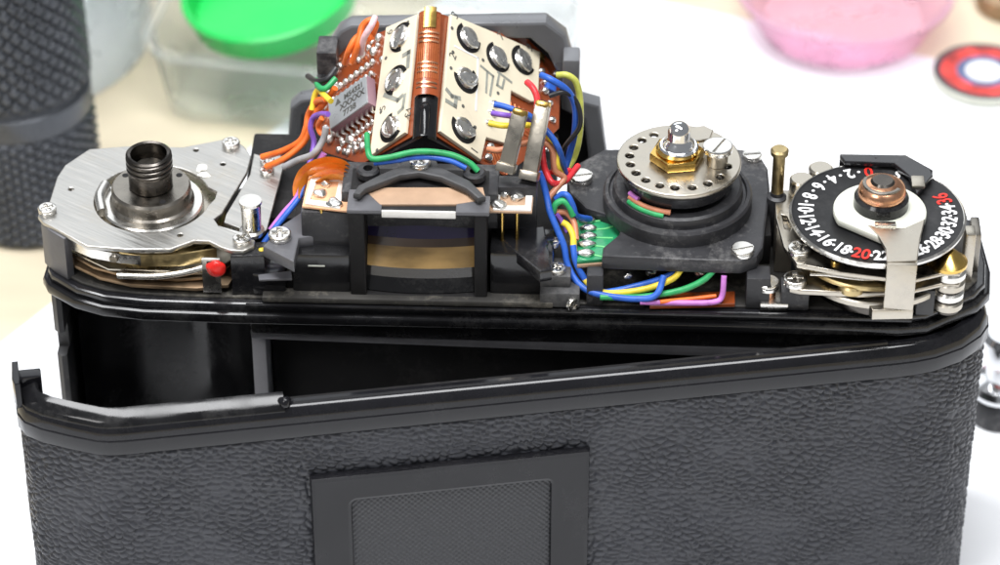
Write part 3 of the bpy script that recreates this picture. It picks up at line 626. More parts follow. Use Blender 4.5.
def arc3(c, r, z, a0, a1, n=7): return [(c[0] + r * math.cos(math.radians(a0 + (a1 - a0) * i / n)), c[1] + r * math.sin(math.radians(a0 + (a1 - a0) * i / n)), z) for i in range(n + 1)]
wire(arc3(DX, 8.9, 72.5, 214, 262), 'brown', .5); wire(arc3(DX, 9.3, 72.0, 216, 256), 'green', .5); wire(arc3(DX, 8.7, 73.0, 212, 226), 'lilac', .45)
hp = [(340, 88), (305, 100), (275, 122), (268, 145), (272, 168), (293, 190), (325, 210), (370, 220), (410, 225), (458, 218), (497, 203), (525, 183), (535, 153)]
angs = [120, 138, 156, 174, 192, 210, 228, 247, 265, 285, 305, 325, 348]
idx = plate('index_disc', circ(DX, 9.45, 72), 75.3, 76.1, 'nickel', C, [circ((DX[0] + 7.5 * math.cos(math.radians(a)), DX[1] + 7.5 * math.sin(math.radians(a))), .62, 14) for a in angs], .2)
NX = (DX[0] - .35, DX[1] + .1)
nut = plate('hex_nut', [(NX[0] + 4.2 * math.cos(math.radians(a + 10)), NX[1] + 4.2 * math.sin(math.radians(a + 10))) for a in range(0, 360, 60)], 76.1, 77.7, 'brass', C, bev=.3)
disc('nut_shoulder', NX, 3.2, 77.6, 78.4, 'brass', nut, .35)
disc('nut_washer', (NX[0] + .2, NX[1]), 3.0, 78.3, 78.8, 'chrome', C, .2)
link('acorn_tip', lathe_me([(0, 78.7), (2.5, 78.7), (2.4, 79.2), (1.85, 79.7), (1.7, 80.1), (1.7, 81.3), (1.5, 82.0), (1.0, 82.5), (.45, 82.75), (0, 82.8)], (NX[0] + .2, NX[1]), 32, closed=False, ang=60), 'chrome', C)
plate('index_lever', [(DX[0] + .5, DX[1] + .8), (DX[0] + 4.6, DX[1] + 1.8), (DX[0] + 5.2, DX[1] + 4.2), (DX[0] + 3.8, DX[1] + 5.4), (DX[0] + 1, DX[1] + 4.6)], 78.2, 78.8, 'nickel', C, bev=.15)
SX = (32.38, 1.73)
disc('clamp_screw', SX, 1.6, 76.0, 78.6, 'nickel', C, .2, n=28)
screw(SX, 78.5, 2.3, C, SLOT, rot=62, h=.75)
# green board with solder tails
gb = plate('green_board', [(11.30, 0.55), (14.36, 1.18), (17.43, -0.54), (18.06, -3.11), (15.51, -7.82), (15.38, -9.86), (11.48, -10.50)], 65.6, 66.2, 'green_board', C, bev=.1)
for py in (219.5, 227.5, 235.5, 243.5, 252): pass
for i, p in enumerate([(12.84, -0.33), (13.02, -2.40), (13.05, -4.47), (12.92, -6.53), (12.80, -8.82)]):
    blob('solder_joint', (*p, 66.5), 1.25, .72, .55, 'solder', gb, 10 + i, .12)
    link('board_trace', tube_me([(p[0] + 1, p[1], 66.22), (p[0] + 2.6, p[1] + .3 * (2 - i), 66.22), (p[0] + 3.8, p[1] + .9 * (2 - i), 66.22)], .15, 6), 'green_track', gb)
plate('tan_edge', [(11.47, -9.44), (15.84, -8.78), (15.85, -10.04), (11.49, -10.70)], 65.0, 65.6, 'tan_flex', C, bev=.1)
# brass release pin
PX = (41.87, 4.01)
bp = link('release_pin', lathe_me([(0, 60), (1.5, 60), (1.5, 68.6), (1.0, 68.9), (1.0, 69.5), (0, 69.5)], PX, 28, closed=False), 'black_plastic', C)
link('pin_head', lathe_me([(0, 69.3), (.95, 69.3), (.95, 76.2), (1.35, 76.5), (1.4, 77.2), (1.1, 77.5), (0, 77.4)], PX, 28, closed=False), 'old_brass', bp)

# ------------------------------------------------------------------ frame counter and wind side
CX_ = (56.53, -4.73)
RD = 13.2
cd = link('counter_dial', lathe_me([(0, 71.0), (12.6, 71.0), (13.1, 71.4), (13.2, 71.9), (12.9, 72.15), (12.5, 72.0), (0, 72.3)], CX_, 96, closed=False), 'dial_black', C)
link('dial_rim', lathe_me([(12.85, 71.3), (13.25, 71.5), (13.3, 71.95), (13.0, 72.2), (12.8, 72.1)], CX_, 96), 'steel', cd)
def dial_text(t, ang, r, size, m, z=72.12, nm='dial_number'):
    a = math.radians(ang)
    return link(nm, text_me(t, size, TR(CX_[0] + r * math.cos(a), CX_[1] + r * math.sin(a), z) @ RZ(ang + 90), .03, squeeze=.8, bold=.06 if m == 'red_ink' else .085), m, cd)
for k in range(0, 38, 2):
    a = 94 + 8 * k
    red = k in (0, 20, 36)
    dial_text(str(k), a, 10.9, 3.4 if red else 3.2, 'red_ink' if red else 'white_ink')
    b = math.radians(a + 8)
    if k < 36: link('dial_dot', lathe_me(disc_prof(.26, 72.05, 72.16, .02), (CX_[0] + 10.9 * math.cos(b), CX_[1] + 10.9 * math.sin(b)), 10, closed=False), 'white_ink', cd)
    if k < 36:
        for f in (-2.2, 2.2):
            q = math.radians(a + 8 + f)
dial_text('S', 70, 10.9, 2.8, 'white_ink')
HX = (56.91, -4.79)
HXr = 6.9
ringc = (56.73, -5.78)
cr_ = plate('counter_ring', circ(ringc, 7.0, 48, -28, 205) + [(57.16, -13.64), (62.41, -12.45)], 72.4, 73.6, 'cream_plastic', C, [circ(HX, 3.3, 32)], .3)
disc('hub_collar', HX, 4.1, 72.3, 75.6, 'black_gloss', C, .4)
link('hub_nut', lathe_me([(0, 75.5), (3.5, 75.5), (3.6, 76.4), (3.3, 77.2), (2.4, 77.8), (1.5, 77.9), (1.3, 77.2), (0, 77.1)], HX, 40, closed=False, ang=60), 'copper', C)
disc('hub_cap', (HX[0], HX[1] + .1), 2.0, 77.0, 78.2, 'dark_gunmetal', C, .5, n=28)
plate('hub_clip', circ(HX, 3.0, 24, 150, 330) + circ(HX, 2.4, 24, 150, 330)[::-1], 77.4, 77.8, 'gunmetal', C, bev=.1)
# steel stop arm: flat fan, drop and foot
armP = [(54.71, -10.06), (56.60, -10.75), (60.17, -10.63), (63.30, -8.23), (62.21, -13.32), (61.40, -18.81), (56.98, -19.21), (57.03, -16.00), (56.17, -13.03)]
ay = min(p[1] for p in armP)
arm = plate('stop_arm', armP, 73.1, 73.75, 'nickel', C, bev=.12)
ax0, ax1 = (56.98, -19.21)[0], (61.40, -18.81)[0]
link('arm_drop', box_me(ax0, ax1, ay - .55, ay + .1, 65.2, 73.6, .2), 'nickel', arm)
link('arm_foot', plate_me([(ax0 - 1.6, ay - .9), (ax1, ay - .5), (ax1 + .1, ay + .6), (ax0 - .2, ay + .6), (ax0 - 2.0, ay + .3)], 63.6, 65.4, (), .15), 'nickel', arm)
tb_ = box('ring_tab', HX[0] - 1.2, HX[0] + 1.9, (58.27, -10.07)[1] - .5, (58.27, -10.07)[1] + .5, 73.5, 74.1, 'steel', arm, .1)
# black cover plate behind the hub
cov = plate('dial_cover', [(51.45, 8.52), (56.22, 8.82), (56.93, 7.91), (57.75, 8.88), (61.41, 8.60), (65.02, 5.51), (65.35, 3.67), (62.58, -1.42), (61.69, 3.54), (59.61, 6.66), (52.14, 6.93)], 72.6, 73.4, 'black_paint', C, bev=.15)
plate('cover_wall', [(51.49, 8.83), (61.46, 8.91), (64.94, 6.08), (65.55, 6.10), (61.69, 10.00), (51.55, 9.91)], 60, 72.7, 'black_paint', C, bev=.2)
box('cover_tab', *(lambda p: (p[0] - 1.0, p[0] + 1.0, p[1] - 1.4, p[1] + 1.4))((62.90, 1.45)), 73.3, 73.9, 'nickel', cov, .2)
for p in [(48.69, 8.64), (45.65, 5.60)]: disc('idler_gear', p, 1.9, 67, 71, 'nickel', C, .3, n=24)
# levers and gears under the dial
lev = plate('wind_lever', [(41.48, -2.43), (42.15, -0.59), (43.64, -1.32), (44.42, -4.91), (45.81, -7.93), (51.47, -11.52), (57.40, -14.57), (57.24, -17.30), (50.21, -16.06), (44.21, -14.28), (42.43, -10.08)], 68.6, 69.4, 'nickel', C, [[(42.41, -1.88), (43.16, -2.11), (43.81, -4.93), (43.48, -5.97), (42.74, -5.48)]], .15)
screw((44.70, -11.37), 69.4, 1.75, lev, rot=30)
disc('brass_stud', (50.02, -13.83), .8, 69.3, 69.9, 'brass', lev, .15, n=16)
lv2 = plate('click_lever', [(43.32, -11.95), (44.95, -12.40), (58.05, -13.43), (57.92, -15.67), (53.73, -16.06), (44.83, -15.63), (43.36, -15.19)], 64.6, 65.5, 'nickel', C, bev=.15)
screw((44.15, -13.92), 65.5, 1.8, lv2, rot=5)
link('hair_spring', tube_me([(*(46.26, -14.27), 67.5), (*(49.23, -14.41), 67.5), (*(53.64, -15.25), 67.5), (*(57.82, -14.86), 67.3)], .28), 'steel', C)
disc('ratchet_gear', (CX_[0], CX_[1]), 12.2, 63.0, 64.2, 'nickel', C, .2, n=64)
disc('brass_gear', (CX_[0] - 1, CX_[1] - .4), 11.4, 66.0, 66.8, 'old_brass', C, .2, n=64)
disc('drum', CX_, 9.8, 59.9, 71.2, 'dark_gunmetal', C, .3, n=48)
disc('spring_coil', (52.59, -14.54), 2.1, 64.9, 66.4, 'old_brass', C, .3, n=24)
RX = (66.94, -11.47)
link('brass_cone', lathe_me([(0, 68.0), (2.9, 68.0), (2.9, 68.5), (1.0, 70.2), (0, 70.4)], RX, 28, closed=False), 'brass', C)
for k in range(4): link('roller_washer', lathe_me(disc_prof(2.35, 60.4 + k * 1.85, 62.0 + k * 1.85, .35), (RX[0] + .4, RX[1] - .6), 28, closed=False), 'steel' if k % 2 else 'nickel', C)
disc('roller_axle', (RX[0] + .4, RX[1] - .6), 1.9, 59.9, 68.1, 'dark_gunmetal', C, .1, n=20)
for z in (68.0, 66.0): plate('link_plate', [(CX_[0] + 2, CX_[1] - 12.4), (RX[0] - 1, RX[1] - 2.6), (RX[0] + 1.6, RX[1] - 2.6), (RX[0] + 2.6, RX[1] - .6), (RX[0] + 1, RX[1] + 1), (CX_[0] + 3, CX_[1] - 9)], z - .6, z, 'nickel', C, bev=.15)
box('pawl_block', (62.52, -13.03)[0], (65.21, -12.94)[0], -14.0, -10.5, 60, 64.6, 'strap_grey', C, .2)
box('edge_post', 70.0, 71.6, -5.6, -3.0, 59.6, 69.0, 'nickel', C, .3)
box('edge_post', 71.4, 72.8, -2.8, 2.0, 59.6, 67.0, 'gunmetal', C, .3)
# left foot of the wind side
s1 = (40.26, -11.56)
cp = disc('copper_stud', s1, 1.3, 60.2, 62.9, 'copper', C, .3, n=24); screw(s1, 62.8, 1.75, C, SLOT, rot=95, h=1.2)
box('wind_foot', (39.18, -12.38)[0], (43.40, -12.23)[0], -13.6, -10.4, 59.9, 61.2, 'steel', C, .2)
box('wind_foot', (42.25, -13.59)[0], (46.46, -13.44)[0], -13.4, -9.6, 59.9, 63.4, 'black_plastic', C, .25)
box('wind_bracket', 41.6, 44.2, -4, 6, 60, 68.4, 'nickel', C, .2)

# ------------------------------------------------------------------ wires
W = [
 ('orange', [(-37.98, 11.20, 69.00), (-34.68, 10.06, 71.00), (-31.80, 9.99, 73.00), (-30.85, 10.66, 75.00), (-30.41, 11.85, 77.00), (-28.98, 10.74, 80.00), (-27.35, 8.36, 82.00)], .6),
 ('orange', [(-37.11, 8.51, 69.00), (-34.04, 8.18, 71.00), (-31.29, 9.46, 73.00), (-30.21, 10.40, 75.00), (-29.18, 10.41, 78.00), (-27.73, 10.51, 80.00), (-26.06, 9.93, 83.00)], .6),
 ('orange', [(-24.90, 15.41, 84.00), (-24.13, 14.47, 87.00), (-23.10, 15.57, 88.50), (-21.60, 16.25, 89.00), (-20.67, 15.86, 88.00)], .6),
 ('orange', [(-23.71, 14.20, 85.00), (-22.72, 14.38, 88.00), (-22.19, 16.37, 90.00), (-20.97, 16.83, 91.00), (-20.11, 17.30, 90.00), (-20.75, 16.99, 88.00)], .6),
 ('pink', [(-22.37, 15.24, 86.00), (-21.74, 14.06, 89.50), (-20.64, 14.35, 91.50), (-20.14, 16.13, 92.00)], .6),
 ('yellow', [(-29.78, 10.47, 78.50), (-29.35, 11.64, 80.50), (-28.70, 11.68, 81.50), (-27.91, 9.71, 82.00), (-26.47, 7.09, 82.50)], .55),
 ('green', [(-29.37, 14.30, 81.50), (-28.60, 10.87, 82.50), (-27.44, 9.88, 83.00), (-25.97, 11.18, 84.00)], .55),
 ('black', [(-30.94, 17.64, 80.00), (-29.27, 13.27, 82.00), (-27.40, 11.61, 83.50), (-26.11, 13.20, 84.50)], .55),
 ('purple', [(-26.88, 5.77, 81.00), (-28.32, 7.94, 79.50), (-29.53, 9.02, 78.00), (-29.92, 8.49, 76.50), (-29.38, 7.62, 74.50), (-29.72, 5.46, 73.00), (-30.07, 3.66, 72.00)], .52),
 ('grey', [(-27.05, 3.72, 80.00), (-27.53, 3.13, 78.00), (-29.05, 2.23, 76.00), (-31.51, 3.42, 74.00), (-33.82, 4.33, 72.00)], .62),
 ('lilac', [(-27.40, 2.55, 76.00), (-28.32, 2.01, 74.50), (-29.00, 2.27, 73.00)], .6),
 ('blue', [(-30.01, -0.42, 73.00), (-30.80, -2.53, 71.50), (-32.50, -4.67, 70.00), (-34.79, -7.15, 68.00), (-36.80, -9.36, 66.00)], .52),
 ('lilac', [(-30.42, -0.96, 73.00), (-31.41, -2.66, 71.20), (-33.33, -4.12, 69.40), (-35.24, -5.83, 67.40)], .45),
 ('orange', [(-27.85, 6.13, 80.00), (-28.59, 6.87, 78.00), (-27.96, 6.19, 77.00), (-27.02, 6.39, 78.00)], .5),
 ('green', [(-20.58, 0.60, 81.00), (-20.21, -2.90, 80.50), (-19.52, -4.39, 80.00), (-17.11, -4.48, 80.30), (-12.62, -4.05, 81.20), (-8.15, -3.68, 80.60), (-5.14, -4.23, 79.60), (-3.62, -4.82, 78.40)], .55),
 ('blue', [(-19.24, -4.41, 79.20), (-16.53, -4.37, 79.60), (-12.34, -4.04, 80.20), (-8.14, -4.10, 79.80), (-5.42, -4.67, 78.80)], .5),
 ('blue', [(-1.50, 2.97, 85.30), (-0.14, 2.92, 85.00), (2.14, 2.40, 84.50), (3.94, 2.60, 83.50), (6.40, 1.15, 82.00), (8.10, 0.13, 80.00), (9.02, 1.43, 76.00), (9.50, 2.91, 72.00)], .55),
 ('purple', [(-1.76, 1.88, 84.40), (0.07, 1.11, 84.60), (2.14, 2.27, 83.50), (3.93, 3.20, 82.00)], .5),
 ('yellow', [(-2.16, 0.51, 83.50), (-0.04, -0.08, 83.50), (2.49, 0.88, 83.00), (4.42, 2.15, 82.00), (6.56, 1.28, 81.00), (7.79, 1.04, 79.00), (8.21, 0.34, 76.00), (9.19, 2.90, 72.00)], .55),
 ('brown', [(-2.28, -0.57, 79.50), (-0.44, -1.49, 80.00), (2.54, -0.52, 80.50), (5.67, 0.85, 80.00), (7.35, 0.49, 79.00), (7.85, -0.01, 75.50), (9.23, 0.06, 74.00), (7.91, -1.72, 73.00), (6.89, -2.96, 72.00), (7.52, -3.71, 70.50), (9.64, -3.46, 70.00), (10.89, -4.62, 69.00), (11.25, -6.91, 67.50)], .58),
 ('red', [(5.82, 0.85, 80.00), (5.99, 0.95, 77.00), (6.48, 0.13, 75.00), (7.59, -1.31, 74.00), (9.38, 0.70, 73.00), (11.29, 5.46, 72.50)], .58),
 ('red', [(3.38, 5.80, 87.50), (4.33, 4.20, 87.50), (4.97, 3.02, 86.50), (5.00, 2.03, 85.00)], .6),
 ('blue', [(5.40, 10.07, 86.00), (7.10, 8.75, 86.00), (9.39, 9.11, 84.00), (10.65, 9.26, 81.00), (10.71, 8.63, 77.00), (10.00, 8.46, 73.00), (9.13, 7.35, 70.00)], .62),
 ('lime', [(7.79, 12.44, 84.50), (9.33, 12.03, 84.80), (10.72, 12.11, 83.50), (11.38, 11.68, 80.50), (11.47, 10.12, 76.00), (10.77, 9.12, 72.00), (9.29, 7.35, 70.00)], .6),
 ('black', [(6.68, 8.12, 83.50), (8.79, 8.54, 84.00), (10.47, 9.20, 82.50), (11.43, 8.39, 80.50), (11.32, 7.73, 78.00), (9.38, 7.44, 75.00), (8.47, 8.50, 72.00)], .45),
 ('blue', [(5.45, -1.34, 76.00), (6.08, -1.81, 74.50), (6.73, -3.15, 72.50), (7.24, -4.67, 71.00), (8.35, -6.25, 69.00), (9.46, -7.83, 67.00), (10.12, -9.26, 64.50), (11.85, -11.32, 62.50), (14.74, -13.06, 62.00), (20.48, -13.57, 61.60), (23.46, -13.66, 62.50), (24.61, -11.52, 64.50)], .6),
 ('blue', [(8.09, -2.66, 72.00), (8.99, -2.73, 73.00), (9.90, -3.22, 73.00), (10.69, -3.69, 71.50), (11.32, -3.48, 69.50), (13.30, -0.73, 67.00)], .55),
 ('blue', [(10.82, -8.21, 67.50), (11.33, -9.80, 65.50), (12.89, -10.94, 63.00), (15.34, -12.54, 62.00), (21.05, -11.38, 62.60), (25.23, -10.83, 64.00), (26.71, -10.11, 65.00)], .58),
 ('green', [(7.68, -3.96, 70.50), (8.11, -3.68, 71.80), (9.16, -3.42, 72.20), (10.08, -3.71, 71.50), (10.72, -4.20, 70.00)], .6),
 ('yellow', [(9.08, -5.11, 69.50), (10.00, -5.42, 69.00), (10.79, -6.59, 68.00), (10.98, -8.12, 66.50), (11.95, -9.79, 64.00), (13.82, -11.87, 62.40), (16.55, -12.74, 62.00), (21.81, -12.09, 62.40), (25.83, -11.57, 64.00), (27.29, -10.76, 65.50)], .58),
 ('purple', [(8.14, -4.18, 70.30), (9.07, -4.42, 69.00), (10.01, -5.59, 68.00)], .5),
 ('green', [(15.05, -13.53, 61.80), (21.08, -13.06, 61.60), (26.78, -12.41, 62.40), (30.34, -11.91, 64.00), (32.10, -11.09, 65.50)], .58),
 ('lilac', [(21.09, -13.77, 61.20), (28.62, -13.50, 61.00), (32.23, -13.38, 61.20), (33.41, -12.90, 62.00), (33.60, -11.88, 65.00)], .52),
 ('orange', [(24.09, -13.93, 61.40), (28.62, -12.76, 61.20), (32.54, -12.14, 61.40)], .4),
 ('red', [(6.48, 0.13, 75.00), (8.28, 1.61, 74.00), (10.09, 3.64, 73.00)], .45),
]
for col, P, r in W: wire(P, col, r)

# ------------------------------------------------------------------ the back door, swung open about its hinge
HIN = (75.0, -6.0); ANG = 11.0
DP = [(75.0, -1.5), (75.1, -4.5), (74.5, -7.0), (72.6, -9.4), (69, -11.9), (64.5, -13.5), (61, -14.0), (58, -14.1)] + [(x, -14.1) for x in range(54, -56, -4)] + [(-58, -14.1), (-60.5, -13.9), (-62.3, -13.4), (-66, -11.6), (-70, -9.4), (-72.4, -7.4), (-73.4, -5.2), (-73.6, -1.0)]
DP = DP[::-1]                                   # travel left to right so that inward is on the left
def dl(P): return [(x - HIN[0], y - HIN[1]) for x, y in P]
DPL = dl(DP)
door = link('back_door', sweep_me(DPL, [(0.05, 50.4), (-.05, 50.6), (-.05, 52.9), (.12, 53.1), (.12, 53.25), (.3, 54.3), (.65, 55.1), (1.1, 55.55), (1.6, 55.75), (2.3, 55.8), (2.7, 55.4), (2.7, 50.0), (.4, 50.0)]), 'door_gloss', C)
door.location = (HIN[0] * S, HIN[1] * S, 0); door.rotation_euler = (0, 0, math.radians(ANG))
dense = []
for a, b in zip(DPL[:-1], DPL[1:]):
    for k in range(3): dense.append((a[0] + (b[0] - a[0]) * k / 3, a[1] + (b[1] - a[1]) * k / 3))
dense.append(DPL[-1])
link('door_shell', sweep_me(dense, [(1.0, 3.0), (1.0, 50.2), (2.0, 50.2), (2.0, 3.0)]), 'black_matte', door)
def leather_sheet(step=0.2):
    """pebbled leatherette: the grain is real relief, creases between uneven domed scales"""
    P = np.array(dense); seg = np.hypot(*(P[1:] - P[:-1]).T); cum = np.concatenate([[0], np.cumsum(seg)])
    na = int(cum[-1] / step); nz = int(47.3 / step)
    A_ = np.linspace(0, cum[-1], na); Zs = np.linspace(3.0, 50.3, nz)
    px = np.interp(A_, cum, P[:, 0]); py = np.interp(A_, cum, P[:, 1])
    tx = np.gradient(px); ty = np.gradient(py); k = 12; ker = np.ones(k) / k
    nx, ny = -ty, tx                                            # inward
    nx = np.convolve(np.pad(nx, k, 'edge'), ker, 'same')[k:-k]; ny = np.convolve(np.pad(ny, k, 'edge'), ker, 'same')[k:-k]
    ln = np.hypot(nx, ny); nx /= ln; ny /= ln
    a, z = np.meshgrid(A_, Zs)
    w1 = np.sin(a * .31 + 1.3 * np.sin(z * .23)) + np.sin(z * .41 + 1.7 * np.sin(a * .17)); w2 = np.sin(a * .83 + z * .57) + np.sin(z * 1.1 - a * .6 + 2)
    r = math.radians(20)
    u = ((a + .22 * w2) * math.cos(r) - z * math.sin(r)) / 1.62; v = ((a) * math.sin(r) + (z + .16 * w1 + .1 * w2) * math.cos(r)) / .95
    rs = np.random.RandomState(5); J = rs.rand(256, 256, 2)
    iu, iv = np.floor(u).astype(int), np.floor(v).astype(int); f1 = np.full(u.shape, 9.); f2 = f1.copy()
    for di in (-1, 0, 1):
        for dj in (-1, 0, 1):
            q = J[(iu + di) % 256, (iv + dj) % 256]
            d = np.hypot(iu + di + q[..., 0] - u, iv + dj + q[..., 1] - v)
            f2 = np.minimum(f2, np.maximum(f1, d)); f1 = np.minimum(f1, d)
    e = np.clip((f2 - f1) / .34, 0, 1); e = e * e * (3 - 2 * e)
    depth = .75 + .25 * np.clip(w1 * .5 + .3, -1, 1)
    h = .36 * depth * e + .16 * (1 - np.clip(f1, 0, 1) ** 2)
    h *= np.clip((50.3 - z) / .5, 0, 1)
    off = .72 - h
    X = px[None, :] + nx[None, :] * off; Y = py[None, :] + ny[None, :] * off
    V = np.stack([X, Y, z], -1).reshape(-1, 3) * S
    i = np.arange(nz - 1)[:, None] * na + np.arange(na - 1)[None, :]
    Fc = np.stack([i, i + 1, i + na + 1, i + na], -1).reshape(-1, 4)
    me = bpy.data.meshes.new('m'); me.vertices.add(len(V)); me.vertices.foreach_set('co', V.ravel())
    me.loops.add(Fc.size); me.loops.foreach_set('vertex_index', Fc.ravel().astype(np.int32))
    me.polygons.add(len(Fc)); me.polygons.foreach_set('loop_start', np.arange(0, Fc.size, 4, dtype=np.int32))
    me.polygons.foreach_set('use_smooth', np.ones(len(Fc), bool)); me.update(calc_edges=True); me.validate()
    return me
link('leather_cover', leather_sheet(), 'leatherette', door)
left = [p for p in DPL if -142 < p[0] < -109.5]
link('light_trap_lip', sweep_me([p for p in DPL if p[0] < -111] + [(-109.4, -8.1)], [(.6, 55.0), (.7, 55.6), (1.1, 56.0), (2.5, 56.75), (3.1, 56.95), (3.5, 56.6), (3.5, 55)]), 'black_gloss', door)
blob('lip_end', (-109.3, -6.6, 56.2), 1.0, 1.0, .9, 'door_gloss', door, 3, .1)
link('lip_rail', sweep_me([(x, -8.1) for x in range(-108, -12, 6)], [(1.5, 55.6), (1.6, 56.1), (2.2, 56.15), (2.35, 55.6)]), 'door_gloss', door)
link('latch_prong', plate_me([(-148.65, 1.0), (-148.3, -.6), (-147.5, -.4), (-147.6, 5), (-148.5, 5)], 55.0, 59.6, (), .15), 'door_gloss', door)
link('latch_block', box_me(-148, -144.4, 3.0, 5.2, 53.5, 57.8, .3), 'door_gloss', door)
box('door_inner', -140, -8, -4.2, -3.4, 4, 54.5, 'black_matte', door, 0)
# memo holder
def dz(x): return x - HIN[0]
yo = -14.1 - HIN[1] + .2
RX90 = Matrix.Rotation(math.radians(90), 4, 'X')
mh = link('memo_holder', plate_me([(dz(-31.3), 8), (dz(11.2), 8), (dz(11.2), 43.0), (dz(-31.3), 43.0)], -yo - .4, -yo + 1.5, [rrect(dz(-25.1), 13, dz(5.1), 37.9, .8)], .7, RX90), 'door_gloss', door)
link('memo_insert', box_me(dz(-25.6), dz(5.6), yo - .75, yo + .1, 12.5, 38.4, 0), 'memo_grey', mh)

# ================================================================== things around the camera
# knurled torch standing on end
TX = (-91.8, 91.5); TRAD = 13.6
def torch():
    root = bpy.data.objects.new('flashlight', None); COL.objects.link(root); root.location = (TX[0] * S, TX[1] * S, 0); root.rotation_euler = (0, math.radians(-1.2), 0)
    def knurl(z0, z1, r, nz, pitch, lead):
        pitch = 2 * math.pi * r / round(2 * math.pi * r / pitch)
        na = 240; V, Fc = [], []
        for j in range(nz + 1):
            z = z0 + (z1 - z0) * j / nz; e = min(1, min(z - z0, z1 - z) / 1.2)
            for i in range(na):
                a = 2 * math.pi * i / na; s = a * r
                h1 = abs(((s + z * lead) / pitch) % 1 - .5) * 2; h2 = abs(((s - z * lead) / pitch) % 1 - .5) * 2
                q = r - .75 + e * .95 * min(1, min(h1, h2) * 3.2)
                V.append((q * math.cos(a), q * math.sin(a), z))
        for j in range(nz):
            for i in range(na): Fc.append((j * na + i, j * na + (i + 1) % na, (j + 1) * na + (i + 1) % na, (j + 1) * na + i))
        Fc.append(tuple(range(na))[::-1]); Fc.append(tuple(nz * na + i for i in range(na)))
        return raw(V, Fc, None, 60)
    link('barrel', knurl(.2, 24, TRAD, 90, 3.2, 1.5), 'torch_black', root)
    link('middle_band', lathe_me([(0, 23.6), (TRAD - .4, 23.6), (TRAD - .15, 24.2), (TRAD - .1, 28.4), (TRAD - .9, 28.9), (TRAD - .9, 29.6), (TRAD - .4, 30.0), (0, 30.0)], (0, 0), 72, closed=False), 'torch_black', root)
    link('barrel', knurl(29.8, 92, TRAD + .1, 200, 3.2, 1.0), 'torch_black', root)
    tag(root, 'black knurled metal flashlight standing upright beside the camera', 'flashlight')
torch()

def tagged_lathe(name, prof, c, m, label, cat, n=64, closed=True, rot=None, z=0):
    o = link(name, lathe_me(prof, (0, 0), n, closed=closed), m); o.location = (c[0] * S, c[1] * S, z * S)
    if rot: o.rotation_euler = rot
    return tag(o, label, cat)
# round milky tub whose curved wall shows right of the torch
tagged_lathe('plastic_tub', [(30, .2), (33.0, .2), (35, 24), (36.2, 24), (36.2, 25.2), (33.8, 25.2), (32, 1.4), (0, 1.4), (0, .2)], (-110, 152), 'milky_plastic', 'round translucent white plastic tub behind the flashlight', 'tub')
# clear box under the green lid
def tray():
    x0, x1, y0, y1, h = 0, 80, 0, 55, 16
    out = rrect(x0, y0, x1, y1, 9, 8)
    V, Fc = [], []; rings = [(0, .2, 0), (0, .2, 0)]
    lev_ = [(-3, .2), (0, h), (1.6, h), (1.6, h + .9), (-1.0, h + .9), (-4.0, 1.4)]
    for off, z in lev_:
        for p in inset(out, -off): V.append((p[0], p[1], z))
    n = len(out)
    for k in range(len(lev_) - 1):
        for i in range(n): Fc.append((k * n + i, k * n + (i + 1) % n, (k + 1) * n + (i + 1) % n, (k + 1) * n + i))
    Fc.append(tuple(range(n))[::-1]); Fc.append(tuple((len(lev_) - 1) * n + i for i in range(n)))
    bx_ = link('plastic_box', raw(V, Fc, None, 50), 'clear_plastic'); bx_.location = (*(Vector((-74.10, 120.37)) * S), 0); bx_.rotation_euler = (0, 0, math.radians(-8)); return bx_
tag(tray(), 'clear rectangular plastic box with rounded corners under the green lid', 'box')
tagged_lathe('green_lid', [(0, 0), (15, 0), (16.3, .8), (17.6, 6), (17.0, 6.3), (16.4, 6.1), (15.2, 1.8), (0, 1.4)], (-49.27, 135.61), 'green_plastic', 'bright green round plastic lid leaning on the clear box', 'lid', closed=False, rot=(math.radians(6), math.radians(-9), 0), z=17.6)
tagged_lathe('pink_bowl', [(0, .3), (17, .3), (21, 8), (22.2, 9), (22.2, 9.8), (21, 9.8), (16.4, 1.6), (0, 1.6)], (63.90, 161.23), 'pink_plastic', 'translucent pink plastic dish behind the white paper', 'dish', closed=False)
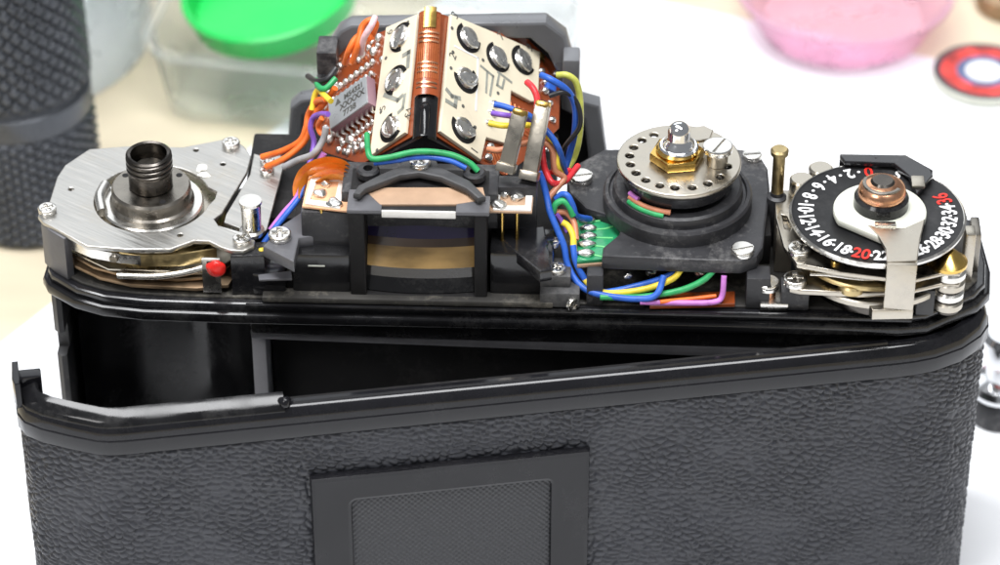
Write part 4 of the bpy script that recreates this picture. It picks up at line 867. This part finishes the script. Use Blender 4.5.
# red ringed disc
TK = (91.09, 141.93)
tk = tagged_lathe('ring_token', [(0, .25), (10.0, .25), (10.4, .6), (10.4, 1.9), (10.1, 2.2), (0, 2.2)], TK, 'cream_plastic', 'small round disc with red ring and pale centre on paper edge', 'disc', closed=False)
def annulus(nm, r0, r1, z, m): link(nm, lathe_me([(r0, z - .1), (r1, z - .1), (r1, z + .04), (r0, z + .04)], (0, 0), 64), m, tk)
annulus('outer_ring', 8.7, 10.15, 2.2, 'token_dark'); annulus('red_ring', 5.6, 8.7, 2.2, 'token_red'); annulus('inner_ring', 3.8, 5.6, 2.2, 'token_blue'); annulus('white_centre', 0.01, 3.8, 2.2, 'white_ink')
# dark rubber piece at the top right and the small chrome knob at the right edge
o = link('rubber_plug', lathe_me([(0, .2), (7, .2), (7.5, 1), (7.2, 4), (5.5, 4.6), (3, 4.2), (0, 4.2)], (0, 0), 40, closed=False), 'bronze_leaf'); o.location = ((99.08, 169.85)[0] * S, (99.08, 169.85)[1] * S, 0)
tag(o, 'small dark round plug lying past the red ringed disc', 'plug')
KX = (84.47, 32.78)
kn = bpy.data.objects.new('chrome_knob', None); COL.objects.link(kn); kn.location = (KX[0] * S, (KX[1] + 3) * S, 0)
link('knob_base', lathe_me([(0, .22), (4.6, .22), (4.8, .8), (4.8, 5.6), (4.4, 6.2), (0, 6.2)], (0, 0), 36, closed=False), 'black_plastic', kn)
link('knob_flange', lathe_me([(0, 6.1), (5.0, 6.1), (5.2, 7.0), (4.6, 8.2), (2.8, 9.0), (2.6, 12.0), (0, 12.0)], (0, 0), 36, closed=False), 'chrome', kn)
link('knob_mark', lathe_me(disc_prof(2.9, 11.9, 13.0, .2), (0, 0), 28, closed=False), 'token_red', kn)
link('knob_cap', lathe_me([(0, 12.9), (3.8, 12.9), (4.2, 14), (3.9, 17.4), (3.0, 18.4), (0, 18.6)], (0, 0), 36, closed=False), 'chrome', kn)
tag(kn, 'small chrome and black knob standing on the paper beside the camera', 'knob')
